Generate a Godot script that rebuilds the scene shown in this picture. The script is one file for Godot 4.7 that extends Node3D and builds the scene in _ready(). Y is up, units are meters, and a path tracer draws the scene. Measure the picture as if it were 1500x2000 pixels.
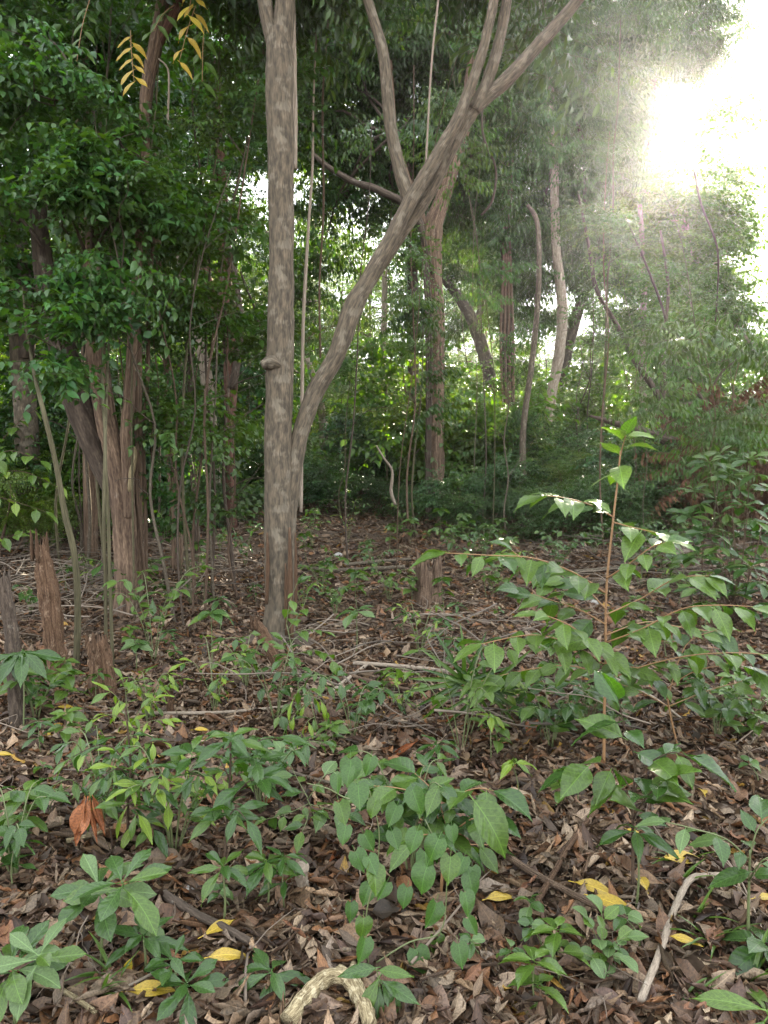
extends Node3D
# A shaded tropical wood seen from its open edge, looking towards a low sun.

const FOV := 69.0
const PITCH := -5.1
const EYE_HEIGHT := 1.6
const SUN_AZIMUTH := 21.4      # degrees to the right of straight ahead
const SUN_HEIGHT := 22.0

var rng := RandomNumberGenerator.new()
var lumps := FastNoiseLite.new()
var rough := FastNoiseLite.new()
var eye := Vector3.ZERO
var fwd := Vector3.FORWARD
var upv := Vector3.UP
var half_tan := tan(deg_to_rad(FOV / 2.0))
var taken := {}
var M := {}
var leaf_meshes := {}
var sprays := {}
var litter_meshes: Array = []
var litter_builds: Array = []

# ---------------------------------------------------------------- mesh building
class MB:
	var v := PackedVector3Array()
	var uv := PackedVector2Array()
	var c := PackedColorArray()
	var i := PackedInt32Array()
	func done(mat: Material = null) -> ArrayMesh:
		var arr := []
		arr.resize(Mesh.ARRAY_MAX)
		arr[Mesh.ARRAY_VERTEX] = v
		arr[Mesh.ARRAY_TEX_UV] = uv
		arr[Mesh.ARRAY_COLOR] = c
		arr[Mesh.ARRAY_INDEX] = i
		var st := SurfaceTool.new()
		st.create_from_arrays(arr)
		st.generate_normals()
		var m: ArrayMesh = st.commit()
		if mat:
			m.surface_set_material(0, mat)
		return m

const PROFILES := {
	"ovate": [0.03, 0.52, 0.88, 1.0, 0.98, 0.88, 0.70, 0.46, 0.18, 0.015],
	"lance": [0.03, 0.34, 0.68, 0.92, 1.0, 0.96, 0.80, 0.54, 0.22, 0.01],
	"heart": [0.50, 0.95, 1.0, 0.98, 0.90, 0.77, 0.60, 0.38, 0.15, 0.01],
	"obovate": [0.04, 0.2, 0.38, 0.58, 0.78, 0.94, 1.0, 0.84, 0.42, 0.015],
	"round": [0.08, 0.55, 0.86, 0.98, 1.0, 0.96, 0.86, 0.68, 0.40, 0.03],
	"strap": [0.6, 0.85, 0.97, 1.0, 0.97, 0.9, 0.78, 0.6, 0.36, 0.01],
}
const HALF := {"ovate": 0.27, "lance": 0.165, "heart": 0.43, "obovate": 0.2, "round": 0.36, "strap": 0.035}

func profile(p: Array, t: float) -> float:
	var f := clampf(t, 0.0, 1.0) * 9.0
	var k := mini(int(f), 8)
	return lerpf(p[k], p[k + 1], f - k)

# one leaf of length 1 along +Z, upper side +Y, its stalk behind the origin
func add_leaf(b: MB, x: Transform3D, shape: String, rows: int, hc: int, o := {}) -> void:
	var p: Array = PROFILES[shape]
	var hw: float = o.get("hw", HALF[shape])
	var fold: float = o.get("fold", 0.25)
	var droop: float = o.get("droop", 0.5)
	var pleat: float = o.get("pleat", 0.0)
	var wave: float = o.get("wave", 0.0)
	var roll: float = o.get("roll", 0.0)
	var ph: float = o.get("phase", 0.0)
	var col: Color = o.get("col", Color.WHITE)
	var stalk: float = o.get("stalk", 0.12)
	var start := b.v.size()
	var z := 0.0
	var y := 0.0
	for r in rows + 1:
		var t := float(r) / rows
		var w := profile(p, t) * hw
		var bend := droop * t
		for k in range(-hc, hc + 1):
			var s := float(k) / hc
			var a := absf(s)
			var lx := s * w
			var ly := a * w * fold
			if roll != 0.0:
				var turn := roll * a
				lx = signf(s) * w * sin(turn) / roll if turn > 0.001 else 0.0
				ly = w * (1.0 - cos(turn)) / roll
			ly += pleat * a * (1.0 - a * 0.35) * sin(TAU * (6.0 * (t - 0.33 * a * hw * 2.0)))
			ly += wave * a * a * sin(ph + t * 9.0 + s * 1.7)
			var lz := 0.0
			if shape == "heart":
				lz = -0.16 * a * pow(1.0 - t, 5.0)
			b.v.append(x * Vector3(lx, y + ly * cos(bend), z + lz + ly * sin(bend)))
			b.uv.append(Vector2(0.5 + 0.5 * s * clampf(w / hw, 0.0, 1.0), t))
			b.c.append(col)
		z += cos(droop * (t + 0.5 / rows)) / rows
		y -= sin(droop * (t + 0.5 / rows)) / rows
	var n := hc * 2 + 1
	for r in rows:
		for k in n - 1:
			var q := start + r * n + k
			b.i.append_array(PackedInt32Array([q, q + n, q + 1, q + 1, q + n, q + n + 1]))
	if stalk > 0.0:
		var st := b.v.size()
		var h := 0.011
		for e in [[-stalk, 0.06 * stalk], [0.03, 0.0]]:
			for d in [Vector2(-h, 0), Vector2(h, 0), Vector2(0, -h * 1.6)]:
				b.v.append(x * Vector3(d.x, d.y + e[1] - 0.004, e[0]))
				b.uv.append(Vector2(0.5, 0.1))
				b.c.append(col)
		for k in 3:
			var k2 := (k + 1) % 3
			b.i.append_array(PackedInt32Array([st + k, st + 3 + k, st + k2, st + k2, st + 3 + k, st + 3 + k2]))

func spline(pts: Array, per: int) -> PackedVector3Array:
	var out := PackedVector3Array()
	for k in pts.size() - 1:
		var a: Vector3 = pts[maxi(k - 1, 0)]
		var p: Vector3 = pts[k]
		var q: Vector3 = pts[k + 1]
		var d: Vector3 = pts[mini(k + 2, pts.size() - 1)]
		for j in per:
			out.append(p.cubic_interpolate(q, a, d, float(j) / per))
	out.append(pts[pts.size() - 1])
	return out

# a tapered, uneven tube through points; radii given at the same points
func add_tube(b: MB, pts: Array, radii: Array, sides: int, per: int, bump := 0.0, tile := 0.5, col := Color.WHITE, fine := 3.0, close := true) -> void:
	var path := spline(pts, per)
	var n := path.size()
	var t0 := (path[1] - path[0]).normalized()
	var x := t0.cross(Vector3(0.31, 0.2, 0.93)).normalized()
	var start := b.v.size()
	var run := 0.0
	var big := 0.0
	for r in radii:
		big = maxf(big, r)
	var around := maxf(1.0, roundf(TAU * big / tile))
	for k in n:
		var t := (path[mini(k + 1, n - 1)] - path[maxi(k - 1, 0)]).normalized()
		x = (x - t * x.dot(t)).normalized()
		var y := t.cross(x)
		var f := float(k) / per
		var m := mini(int(f), radii.size() - 2)
		var r := lerpf(radii[m], radii[m + 1], f - m)
		if k > 0:
			run += path[k].distance_to(path[k - 1])
		for s in sides + 1:
			var a := TAU * s / sides
			var d := x * cos(a) + y * sin(a)
			var rr := r
			if bump > 0.0:
				var q := Vector3(cos(a) * fine, sin(a) * fine, run / maxf(big, 0.01) * 0.45)
				rr *= 1.0 + bump * rough.get_noise_3dv(q * 9.0 + path[0] * 37.0) + bump * 0.5 * rough.get_noise_3dv(q * 27.0)
			b.v.append(path[k] + d * rr)
			b.uv.append(Vector2(float(s) / sides * around, run / tile))
			b.c.append(col)
	var w := sides + 1
	for k in n - 1:
		for s in sides:
			var q := start + k * w + s
			b.i.append_array(PackedInt32Array([q, q + w, q + 1, q + 1, q + w, q + w + 1]))
	if close:
		for e in [0, n - 1]:
			var mid := b.v.size()
			b.v.append(path[e])
			b.uv.append(Vector2(0.5, run / tile))
			b.c.append(col)
			for s in sides:
				var q: int = start + e * w + s
				if e == 0:
					b.i.append_array(PackedInt32Array([mid, q, q + 1]))
				else:
					b.i.append_array(PackedInt32Array([mid, q + 1, q]))

# ---------------------------------------------------------------- naming
func numbered(called: String) -> String:
	var n: int = taken.get(called, 0)
	taken[called] = n + 1
	return called if n == 0 else "%s_%03d" % [called, n]

func tag(o: Node3D, label: String, category: String, group := "", kind := "") -> Node3D:
	if label: o.set_meta("label", label)
	if category: o.set_meta("category", category)
	if group: o.set_meta("group", group)
	if kind: o.set_meta("kind", kind)
	return o

func thing(called: String, label: String, category: String, where := Vector3.ZERO, group := "") -> Node3D:
	var o := Node3D.new()
	o.name = numbered(called)
	add_child(o)
	o.position = where
	tag(o, label, category, group)
	return o

func part(called: String, mesh: Mesh, mat: Material, parent: Node3D, x := Transform3D.IDENTITY) -> MeshInstance3D:
	var o := MeshInstance3D.new()
	o.mesh = mesh
	if mat: o.material_override = mat
	o.name = called
	o.transform = x
	parent.add_child(o, true)
	return o

func single(called: String, mesh: Mesh, mat: Material, label: String, category: String, x := Transform3D.IDENTITY, group := "") -> MeshInstance3D:
	var o := MeshInstance3D.new()
	o.mesh = mesh
	if mat: o.material_override = mat
	o.name = numbered(called)
	o.transform = x
	add_child(o)
	tag(o, label, category, group)
	return o

# where a thing stands, told by the landmark it is nearest to
var landmarks: Array = []
func landmark(called: String, phrase: String) -> void:
	landmarks.append([get_node(called).position, phrase])

func near_what(p: Vector3) -> String:
	var best: Array = landmarks[0]
	for l in landmarks:
		if (l[0] - p).length() < (best[0] - p).length():
			best = l
	return ("beside the " if (best[0] - p).length() < 0.7 else "near the ") + best[1]

func behind_what(p: Vector3) -> String:
	var best: Array = landmarks[0]
	var least := 9.0
	for l in landmarks:
		var a := absf((Vector3(l[0].x, 0, l[0].z)).angle_to(Vector3(p.x, 0, p.z)))
		if a < least and l[0].z > p.z + 0.5:
			least = a
			best = l
	var gap: float = best[0].z - p.z
	if gap < 0.0:
		return near_what(p)
	return ("close behind the " if gap < 5.0 else "some way behind the " if gap < 14.0 else "behind the " if gap < 22.0 else "far behind the ") + best[1]

func copy_of(o: Node3D, where: Vector3, turn: float, size := 1.0) -> Node3D:
	var called := String(o.name)
	var cut := called.rfind("_")
	if cut > 0 and called.substr(cut + 1).is_valid_int():
		called = called.substr(0, cut)
	var c: Node3D = o.duplicate()
	c.name = numbered(called)
	add_child(c)
	c.transform = Transform3D(Basis(Vector3.UP, turn).scaled(Vector3.ONE * size), where)
	return c

# ---------------------------------------------------------------- the lie of the land, photo pixels (1500 x 2000) to places
func height(x: float, z: float) -> float:
	var d := -z
	var h := 0.034 * (sqrt(pow(d - 7.0, 2.0) + 4.0) + d - 7.0) * 0.5
	h = h if d < 60.0 else 1.8 + (d - 60.0) * 0.004
	h += lumps.get_noise_2d(x * 6.0, z * 6.0) * 0.10 + lumps.get_noise_2d(x * 22.0 + 50.0, z * 22.0) * 0.035
	h += 0.5 * smoothstep(-2.2, -7.0, x) * smoothstep(2.0, 6.0, d)
	return h * smoothstep(0.0, 1.6, d) if d < 1.6 else h

func ray(px: float, py: float) -> Vector3:
	return Vector3.RIGHT * ((px - 750.0) / 1000.0 * half_tan) + upv * ((1000.0 - py) / 1000.0 * half_tan) + fwd

func on_plane(px: float, py: float, dist: float) -> Vector3:      # on the upright plane that far ahead
	var r := ray(px, py)
	return eye + r * (dist / -r.z)

func on_ground(px: float, py: float) -> Vector3:
	var r := ray(px, py)
	var s := 0.8
	while s < 60.0:
		var p := eye + r * s
		if p.y < height(p.x, p.z):
			break
		s += 0.02 + s * 0.004
	var q := eye + r * s
	return Vector3(q.x, height(q.x, q.z), q.z)

func metres(px_wide: float, dist: float) -> float:
	return px_wide / 1000.0 * half_tan * dist

func ground(x: float, z: float) -> Vector3:
	return Vector3(x, height(x, z), z)

func lin(r: float, g: float, b: float) -> Color:
	return Color(r, g, b).linear_to_srgb()

# ---------------------------------------------------------------- textures and materials
func noise_bytes(w: int, h: int, freq: float, seed_: int, stretch := 1, octaves := 4) -> PackedByteArray:
	var f := FastNoiseLite.new()
	f.seed = seed_
	f.noise_type = FastNoiseLite.TYPE_SIMPLEX_SMOOTH
	f.frequency = freq
	f.fractal_octaves = octaves
	var im: Image = f.get_seamless_image(w, maxi(8, h / stretch), false, false, 0.25)
	im.convert(Image.FORMAT_L8)
	if stretch > 1:
		im.resize(w, h, Image.INTERPOLATE_CUBIC)
	return im.get_data()

func tex(im: Image) -> ImageTexture:
	im.generate_mipmaps()
	return ImageTexture.create_from_image(im)

# fibres run along v; patches are pale lichen or bare spots
func bark(dark: Color, pale: Color, lichen: Color, amount: float, seed_: int, relief: float, stretch := 12) -> StandardMaterial3D:
	var w := 256
	var h := 512
	var fib := noise_bytes(w, h, 0.05, seed_, stretch)
	var fine := noise_bytes(w, h, 0.14, seed_ + 1, 5)
	var pat := noise_bytes(w, h, 0.009, seed_ + 2, 1, 5)
	var ring := noise_bytes(w, h, 0.03, seed_ + 3, 1, 3)
	var im := Image.create(w, h, false, Image.FORMAT_RGB8)
	var hm := Image.create(w, h, false, Image.FORMAT_L8)
	for y in h:
		for x in w:
			var k := y * w + x
			var f := fib[k] / 255.0
			var g := fine[k] / 255.0
			var p := pat[k] / 255.0
			var t := clampf((f * 0.65 + g * 0.45 - 0.28) * 1.5, 0.0, 1.0)
			var c := dark.lerp(pale, t)
			var edge := p + (g - 0.5) * 0.25 + (ring[k] / 255.0 - 0.5) * 0.14
			var l := smoothstep(1.0 - amount, 1.0 - amount + 0.24, edge)
			c = c.lerp(lichen, l * 0.42)
			im.set_pixel(x, y, c)
			hm.set_pixel(x, y, Color.WHITE * clampf(f * 0.6 + g * 0.4 + l * 0.06, 0.0, 1.0))
	var m := StandardMaterial3D.new()
	m.albedo_texture = tex(im)
	m.roughness = 0.9
	m.metallic_specular = 0.3
	if relief > 0.0:
		m.heightmap_enabled = true
		m.heightmap_texture = tex(hm)
		m.heightmap_scale = relief
	return m

# the print of a leaf: midrib, side veins, mottling; kept near white, the material gives the colour
func leaf_print(side: float, mottle: float, spots: float, seed_: int, contrast := 1.0) -> ImageTexture:
	var w := 128
	var h := 256
	var n1 := noise_bytes(w, h, 0.05, seed_)
	var n2 := noise_bytes(w, h, 0.2, seed_ + 5)
	var im := Image.create(w, h, false, Image.FORMAT_RGB8)
	for y in h:
		var t := y / float(h)
		for x in w:
			var s := absf(x / float(w) * 2.0 - 1.0)
			var k := y * w + x
			var mid := smoothstep(0.055, 0.015, s)
			var ph := fposmod(8.0 * (t - 0.26 * s + 0.04 * s * s), 1.0)
			var d := minf(ph, 1.0 - ph) / 8.0
			var vein := smoothstep(0.013, 0.002, d) * (1.0 - 0.6 * s) * side
			var v := 0.78 + (n1[k] / 255.0 - 0.5) * mottle + (n2[k] / 255.0 - 0.5) * mottle * 0.6
			v = lerpf(v, 1.0, clampf(maxf(mid, vein) * contrast, 0.0, 1.0))
			var c := Color(v, v * 0.99 + 0.01 * mid, v)
			var sp := smoothstep(0.66, 0.74, n1[k] / 255.0 * 0.5 + n2[k] / 255.0 * 0.5) * spots
			c = c.lerp(Color(0.42, 0.28, 0.16), sp)
			im.set_pixel(x, y, c)
	return tex(im)

func leaf_material(c: Color, print_: Texture2D, rough_: float, glow := Color(0.85, 0.95, 0.35), spec := 0.5) -> StandardMaterial3D:
	var m := StandardMaterial3D.new()
	m.albedo_color = c
	if print_: m.albedo_texture = print_
	m.roughness = rough_
	m.metallic_specular = spec
	m.backlight_enabled = true
	m.backlight = glow
	m.cull_mode = BaseMaterial3D.CULL_DISABLED
	return m

func make_materials() -> void:
	M.bark_grey = bark(lin(0.05, 0.042, 0.031), lin(0.165, 0.13, 0.088), lin(0.235, 0.21, 0.16), 0.44, 11, 0.5, 4)
	M.bark_brown = bark(lin(0.055, 0.036, 0.025), lin(0.25, 0.175, 0.115), lin(0.30, 0.27, 0.22), 0.27, 21, 1.0, 16)
	M.bark_red = bark(lin(0.055, 0.028, 0.02), lin(0.175, 0.095, 0.068), lin(0.26, 0.19, 0.15), 0.34, 31, 0.0, 8)
	M.bark_dark = bark(lin(0.032, 0.024, 0.018), lin(0.12, 0.092, 0.068), lin(0.22, 0.21, 0.18), 0.28, 41, 0.0, 10)
	M.bark_pale = bark(lin(0.15, 0.12, 0.09), lin(0.36, 0.30, 0.23), lin(0.44, 0.41, 0.35), 0.34, 51, 0.0, 6)
	M.bark_moss = bark(lin(0.04, 0.036, 0.02), lin(0.14, 0.125, 0.07), lin(0.2, 0.19, 0.13), 0.3, 91, 0.0, 8)
	M.wood_rotten = bark(lin(0.05, 0.028, 0.016), lin(0.20, 0.125, 0.075), lin(0.27, 0.2, 0.14), 0.3, 61, 1.2, 20)
	M.wood_yellow = bark(lin(0.10, 0.075, 0.04), lin(0.50, 0.42, 0.25), lin(0.62, 0.55, 0.38), 0.45, 71, 0.8, 10)
	M.twig = StandardMaterial3D.new()
	M.twig.albedo_color = Color.WHITE
	M.twig.vertex_color_use_as_albedo = true
	M.twig.roughness = 0.85
	M.stem_brown = M.bark_brown
	M.stem_green = leaf_material(lin(0.10, 0.12, 0.045), null, 0.6, Color(0.1, 0.12, 0.05))
	M.stem_orange = leaf_material(lin(0.22, 0.12, 0.05), null, 0.6, Color(0.1, 0.08, 0.04))
	var soft := leaf_print(0.75, 0.25, 0.0, 3)
	var bold := leaf_print(1.0, 0.3, 0.12, 13)
	var plain := leaf_print(0.35, 0.22, 0.0, 23)
	var dry := leaf_print(0.5, 0.5, 0.35, 33, 0.7)
	var spotted := leaf_print(0.4, 0.35, 0.9, 43)
	M.leaf_fresh = leaf_material(lin(0.16, 0.275, 0.048), soft, 0.34)
	M.leaf_mid = leaf_material(lin(0.12, 0.22, 0.036), soft, 0.3)
	M.leaf_dark = leaf_material(lin(0.065, 0.145, 0.03), bold, 0.25)
	M.leaf_blue = leaf_material(lin(0.09, 0.178, 0.046), bold, 0.27)
	M.leaf_lime = leaf_material(lin(0.28, 0.42, 0.05), plain, 0.38)
	M.leaf_heart = leaf_material(lin(0.09, 0.195, 0.04), soft, 0.4)
	M.leaf_pale = leaf_material(lin(0.2, 0.32, 0.115), plain, 0.45)
	M.leaf_yellow = leaf_material(lin(0.62, 0.44, 0.05), spotted, 0.45, Color(0.7, 0.6, 0.2))
	M.leaf_yellow_clean = leaf_material(lin(0.72, 0.58, 0.06), plain, 0.45, Color(0.8, 0.7, 0.2))
	var browns := [lin(0.20, 0.13, 0.085), lin(0.28, 0.195, 0.13), lin(0.13, 0.08, 0.055), lin(0.25, 0.12, 0.06), lin(0.32, 0.25, 0.18)]
	for k in 5:
		M["dry_%d" % k] = leaf_material(browns[k], dry, 0.6, Color(0.35, 0.22, 0.1), 0.4)
	M.leaf_rust = leaf_material(lin(0.42, 0.16, 0.06), dry, 0.6, Color(0.5, 0.25, 0.1), 0.4)
	M.litter = leaf_material(Color.WHITE, dry, 0.6, Color(0.3, 0.3, 0.3), 0.4)
	M.litter.backlight_enabled = false
	M.litter.vertex_color_use_as_albedo = true
	M.foliage = leaf_material(Color.WHITE, null, 0.33, Color(1.0, 1.0, 0.32))
	M.foliage.vertex_color_use_as_albedo = true
	M.foliage_brown = leaf_material(Color.WHITE, null, 0.7, Color(0.4, 0.4, 0.3), 0.3)
	M.foliage_brown.vertex_color_use_as_albedo = true
	var n1 := noise_bytes(512, 512, 0.01, 5, 1, 5)
	var n2 := noise_bytes(512, 512, 0.06, 6, 1, 5)
	var im := Image.create(512, 512, false, Image.FORMAT_RGB8)
	var hm := Image.create(512, 512, false, Image.FORMAT_L8)
	var ca := lin(0.035, 0.024, 0.016)
	var cb := lin(0.13, 0.092, 0.064)
	var cc := lin(0.20, 0.165, 0.13)
	for y in 512:
		for x in 512:
			var k := y * 512 + x
			var a := n1[k] / 255.0
			var g := n2[k] / 255.0
			var c := ca.lerp(cb, clampf(a * 0.7 + g * 0.9 - 0.35, 0.0, 1.0))
			c = c.lerp(cc, smoothstep(0.64, 0.78, g))
			im.set_pixel(x, y, c)
			hm.set_pixel(x, y, Color.WHITE * g)
	M.soil = StandardMaterial3D.new()
	M.soil.albedo_texture = tex(im)
	M.soil.roughness = 0.95
	M.soil.metallic_specular = 0.2
	M.soil.uv1_triplanar = true
	M.soil.uv1_world_triplanar = true
	M.soil.uv1_scale = Vector3.ONE * 0.6
	M.stone = bark(lin(0.20, 0.19, 0.17), lin(0.50, 0.48, 0.43), lin(0.30, 0.31, 0.25), 0.35, 81, 0.5, 1)

# ---------------------------------------------------------------- shared small shapes
func make_shapes() -> void:
	for shape in ["ovate", "lance", "heart", "obovate", "round"]:
		var kinds: Array = []
		for k in 6:
			var b := MB.new()
			add_leaf(b, Transform3D.IDENTITY, shape, 18, 4, {
				"fold": rng.randf_range(0.1, 0.4), "droop": rng.randf_range(0.15, 0.95), "pleat": 0.013 if shape != "lance" else 0.004,
				"wave": rng.randf_range(0.008, 0.03), "phase": rng.randf() * TAU, "stalk": 0.34 if shape == "heart" else 0.12, "hw": HALF[shape] * rng.randf_range(0.9, 1.1)})
			kinds.append(b.done())
		leaf_meshes[shape] = kinds
	var st: Array = []
	for k in 3:
		var b := MB.new()
		add_leaf(b, Transform3D.IDENTITY, "strap", 10, 1, {"fold": 0.5, "droop": 0.5 + 0.45 * k, "stalk": 0.0})
		st.append(b.done())
	leaf_meshes["strap"] = st
	# dry fallen leaves, curled and twisted in many ways
	for k in 16:
		var b := MB.new()
		var shape: String = ["ovate", "lance", "obovate", "ovate", "lance"][k % 5]
		add_leaf(b, Transform3D(Basis.IDENTITY, Vector3(0, 0, -0.5)), shape, 6, 2, {
			"fold": rng.randf_range(-0.4, 0.9), "droop": rng.randf_range(-1.3, 1.5), "wave": rng.randf_range(0.03, 0.10), "phase": rng.randf() * TAU,
			"roll": rng.randf_range(1.0, 3.0) * (1 if k % 4 else -1) if k % 3 else 0.0, "hw": HALF[shape] * rng.randf_range(0.85, 1.2)})
		litter_builds.append(b)
		litter_meshes.append(b.done())
	for kind in ["droop", "broad", "pinnate", "tiny", "dead"]:
		var list: Array = []
		var builds: Array = []
		for k in 4:
			var b := make_spray(kind)
			builds.append(b)
			list.append(b.done())
		sprays[kind] = list
		var clumps: Array = []
		for k in 4:
			clumps.append(make_clump(builds))
		sprays[kind + "_clump"] = clumps

# seven sprays growing out of one place, for crowns farther off
func make_clump(builds: Array) -> ArrayMesh:
	var o := MB.new()
	for k in 7:
		var b: MB = builds[rng.randi() % 4]
		var a := k * 2.4 + rng.randf_range(-0.4, 0.4)
		var d := Vector3(cos(a), rng.randf_range(-0.7, 0.45), sin(a))
		var x := facing(d * 0.06 + Vector3(rng.randf_range(-0.2, 0.2), rng.randf_range(-0.22, 0.22), rng.randf_range(-0.2, 0.2)), d, Vector3.UP + Vector3(rng.randf_range(-0.4, 0.4), 0, rng.randf_range(-0.4, 0.4)), rng.randf_range(0.8, 1.15))
		var shade := rng.randf_range(0.75, 1.0)
		var start := o.v.size()
		for q in b.v.size():
			o.v.append(x * b.v[q])
			o.c.append(b.c[q] * Color(shade, shade, shade))
		o.uv.append_array(b.uv)
		for q in b.i:
			o.i.append(q + start)
	return o.done()

# a leafy spray about 0.6 m long, growing along +Z
func make_spray(kind: String) -> MB:
	var b := MB.new()
	var twig := Color(0.75, 0.5, 0.5)
	var arms := 4 if kind != "pinnate" else 5
	for a in arms:
		var yaw := (a - (arms - 1) / 2.0) * 0.5 + rng.randf_range(-0.2, 0.2)
		var tilt := rng.randf_range(-0.35, 0.3)
		var dir := Vector3(sin(yaw), sin(tilt), cos(yaw)).normalized()
		var o := Vector3(0, 0, 0.12 * absf(a - 1.5) * rng.randf())
		var long := rng.randf_range(0.4, 0.62)
		var pts: Array = []
		for k in 4:
			var f := k / 3.0
			pts.append(o + dir * long * f + Vector3(rng.randf_range(-0.02, 0.02), -0.12 * f * f * long, 0))
		add_tube(b, pts, [0.004, 0.003, 0.002, 0.0012], 3, 1, 0.0, 0.5, twig, 3.0, false)
		var path := spline(pts, 4)
		var count: int = {"droop": 10, "broad": 9, "pinnate": 18, "tiny": 16, "dead": 8}[kind]
		for l in count:
			var f := (l + 0.6) / count
			var p := path[mini(int(f * (path.size() - 1)), path.size() - 1)]
			var side := 1.0 if l % 2 else -1.0
			var sv := dir.cross(Vector3.UP).normalized() * side
			var d: Vector3
			var n := Vector3.UP
			var size: float
			var shape := "lance"
			var shade := rng.randf_range(0.62, 1.0)
			var col := Color(shade * rng.randf_range(0.82, 1.0), shade, shade * rng.randf_range(0.75, 1.0))
			var dr := 0.5
			match kind:
				"droop":
					d = dir * 0.5 + sv * rng.randf_range(0.25, 0.7) + Vector3.DOWN * rng.randf_range(0.35, 1.3)
					n = dir * 0.4 + Vector3.UP * 0.7 + sv * 0.5
					size = rng.randf_range(0.075, 0.12)
				"broad":
					d = dir * 0.5 + sv * rng.randf_range(0.5, 0.9) + Vector3.DOWN * rng.randf_range(0.0, 0.7)
					n = Vector3.UP + sv * 0.3 + Vector3(rng.randf_range(-0.4, 0.4), 0, rng.randf_range(-0.4, 0.4))
					size = rng.randf_range(0.07, 0.115)
					shape = "ovate"
				"pinnate":
					d = dir * 0.25 + sv + Vector3.DOWN * rng.randf_range(0.0, 0.35)
					size = rng.randf_range(0.05, 0.07)
					shape = "lance"
				"tiny":
					d = dir * rng.randf_range(0.2, 0.7) + sv * rng.randf_range(0.4, 0.9) + Vector3(0, rng.randf_range(-0.7, 0.4), 0)
					n = Vector3.UP + Vector3(rng.randf_range(-0.7, 0.7), 0, rng.randf_range(-0.7, 0.7))
					size = rng.randf_range(0.035, 0.06)
					shape = "ovate"
				_:
					d = dir * 0.2 + sv * rng.randf_range(0.1, 0.5) + Vector3.DOWN * rng.randf_range(0.6, 1.4)
					n = sv + Vector3(rng.randf_range(-0.5, 0.5), 0.3, rng.randf_range(-0.5, 0.5))
					size = rng.randf_range(0.08, 0.13)
					dr = rng.randf_range(0.5, 1.6)
			add_leaf(b, facing(p, d, n, size), shape, 4, 1, {"fold": rng.randf_range(0.15, 0.6), "droop": dr * rng.randf_range(0.4, 1.4), "col": col, "stalk": 0.0, "hw": HALF[shape] * rng.randf_range(0.9, 1.25)})
	return b

func facing(p: Vector3, d: Vector3, n: Vector3, size: float) -> Transform3D:
	var z := d.normalized()
	var x := n.cross(z)
	if x.length() < 0.05:
		x = Vector3(0.3, 0.1, 0.9).cross(z)
	x = x.normalized()
	return Transform3D(Basis(x, z.cross(x), z) * size, p)

# ---------------------------------------------------------------- trees
# blobs: [centre, radii, sprays]; the crown is one mass of leafy sprays
func crown(parent: Node3D, called: String, kind: String, blobs: Array, tint: Color, spread := 0.25, mat: Material = null, size := Vector2(0.8, 1.35), hollow := 0.35, clumped := true) -> void:
	var all: Array = []
	for bl in blobs:
		var c: Vector3 = bl[0]
		var r: Vector3 = bl[1]
		for k in (int(ceilf(bl[2] / 6.0)) if clumped else int(bl[2])):
			var u := Vector3(rng.randfn(), rng.randfn(), rng.randfn()).normalized()
			var q := lerpf(hollow, 1.0, pow(rng.randf(), 0.6))
			var p := c + u * r * q
			# clumps: pull each spray towards one of a few random centres
			var cell := Vector3(roundf(p.x / 0.9), roundf(p.y / 0.9), roundf(p.z / 0.9))
			var jitter := Vector3(rough.get_noise_3dv(cell * 31.7), rough.get_noise_3dv(cell * 17.3 + Vector3.ONE * 9.0), rough.get_noise_3dv(cell * 23.1 + Vector3.ONE * 77.0))
			p = p.lerp((cell + jitter * 0.6) * 0.9, 0.35)
			var d := u * Vector3(1, 0.25, 1) + Vector3(rng.randf_range(-0.6, 0.6), rng.randf_range(-0.75, 0.15), rng.randf_range(-0.6, 0.6))
			var n := Vector3.UP + Vector3(rng.randf_range(-0.4, 0.4), 0, rng.randf_range(-0.4, 0.4))
			var x := facing(p - d.normalized() * (0.0 if clumped else 0.3), d * Vector3(1, 0.3 if clumped else 1.0, 1), n, rng.randf_range(size.x, size.y))
			var s := 1.0 + rng.randf_range(-spread, spread)
			var warm := 1.0 + rng.randf_range(-spread, spread) * 0.6
			all.append([x, Color(tint.r * s * warm, tint.g * s, tint.b * s)])
	var holder := Node3D.new()
	holder.name = called
	parent.add_child(holder, true)
	holder.set_meta("kind", "stuff")
	var kinds := clampi(all.size() / 14, 1, 4)
	var first := rng.randi() % 4
	for k in kinds:
		var list: Array = []
		for q in range(k, all.size(), kinds):
			list.append(all[q])
		many("leaf_sprays", sprays[kind + "_clump" if clumped else kind][(first + k) % 4], mat if mat else M.foliage, list, holder)

func many(called: String, mesh: Mesh, mat: Material, list: Array, parent: Node3D) -> MultiMeshInstance3D:
	var mm := MultiMesh.new()
	mm.transform_format = MultiMesh.TRANSFORM_3D
	mm.use_colors = true
	mm.mesh = mesh
	mm.instance_count = list.size()
	for k in list.size():
		mm.set_instance_transform(k, list[k][0])
		mm.set_instance_color(k, list[k][1])
	var o := MultiMeshInstance3D.new()
	o.multimesh = mm
	o.material_override = mat
	o.name = called
	parent.add_child(o, true)
	o.set_meta("kind", "stuff")
	return o

# pixel path of a stem: [px, py, width px, (extra distance)] on the plane dist ahead, relative to base
func px_path(list: Array, dist: float, base: Vector3) -> Array:
	var pts: Array = []
	var rad: Array = []
	for e in list:
		var d: float = dist + (e[3] if e.size() > 3 else 0.0)
		pts.append(on_plane(e[0], e[1], d) - base)
		rad.append(metres(e[2], d) * 0.5)
	return [pts, rad]

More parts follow.
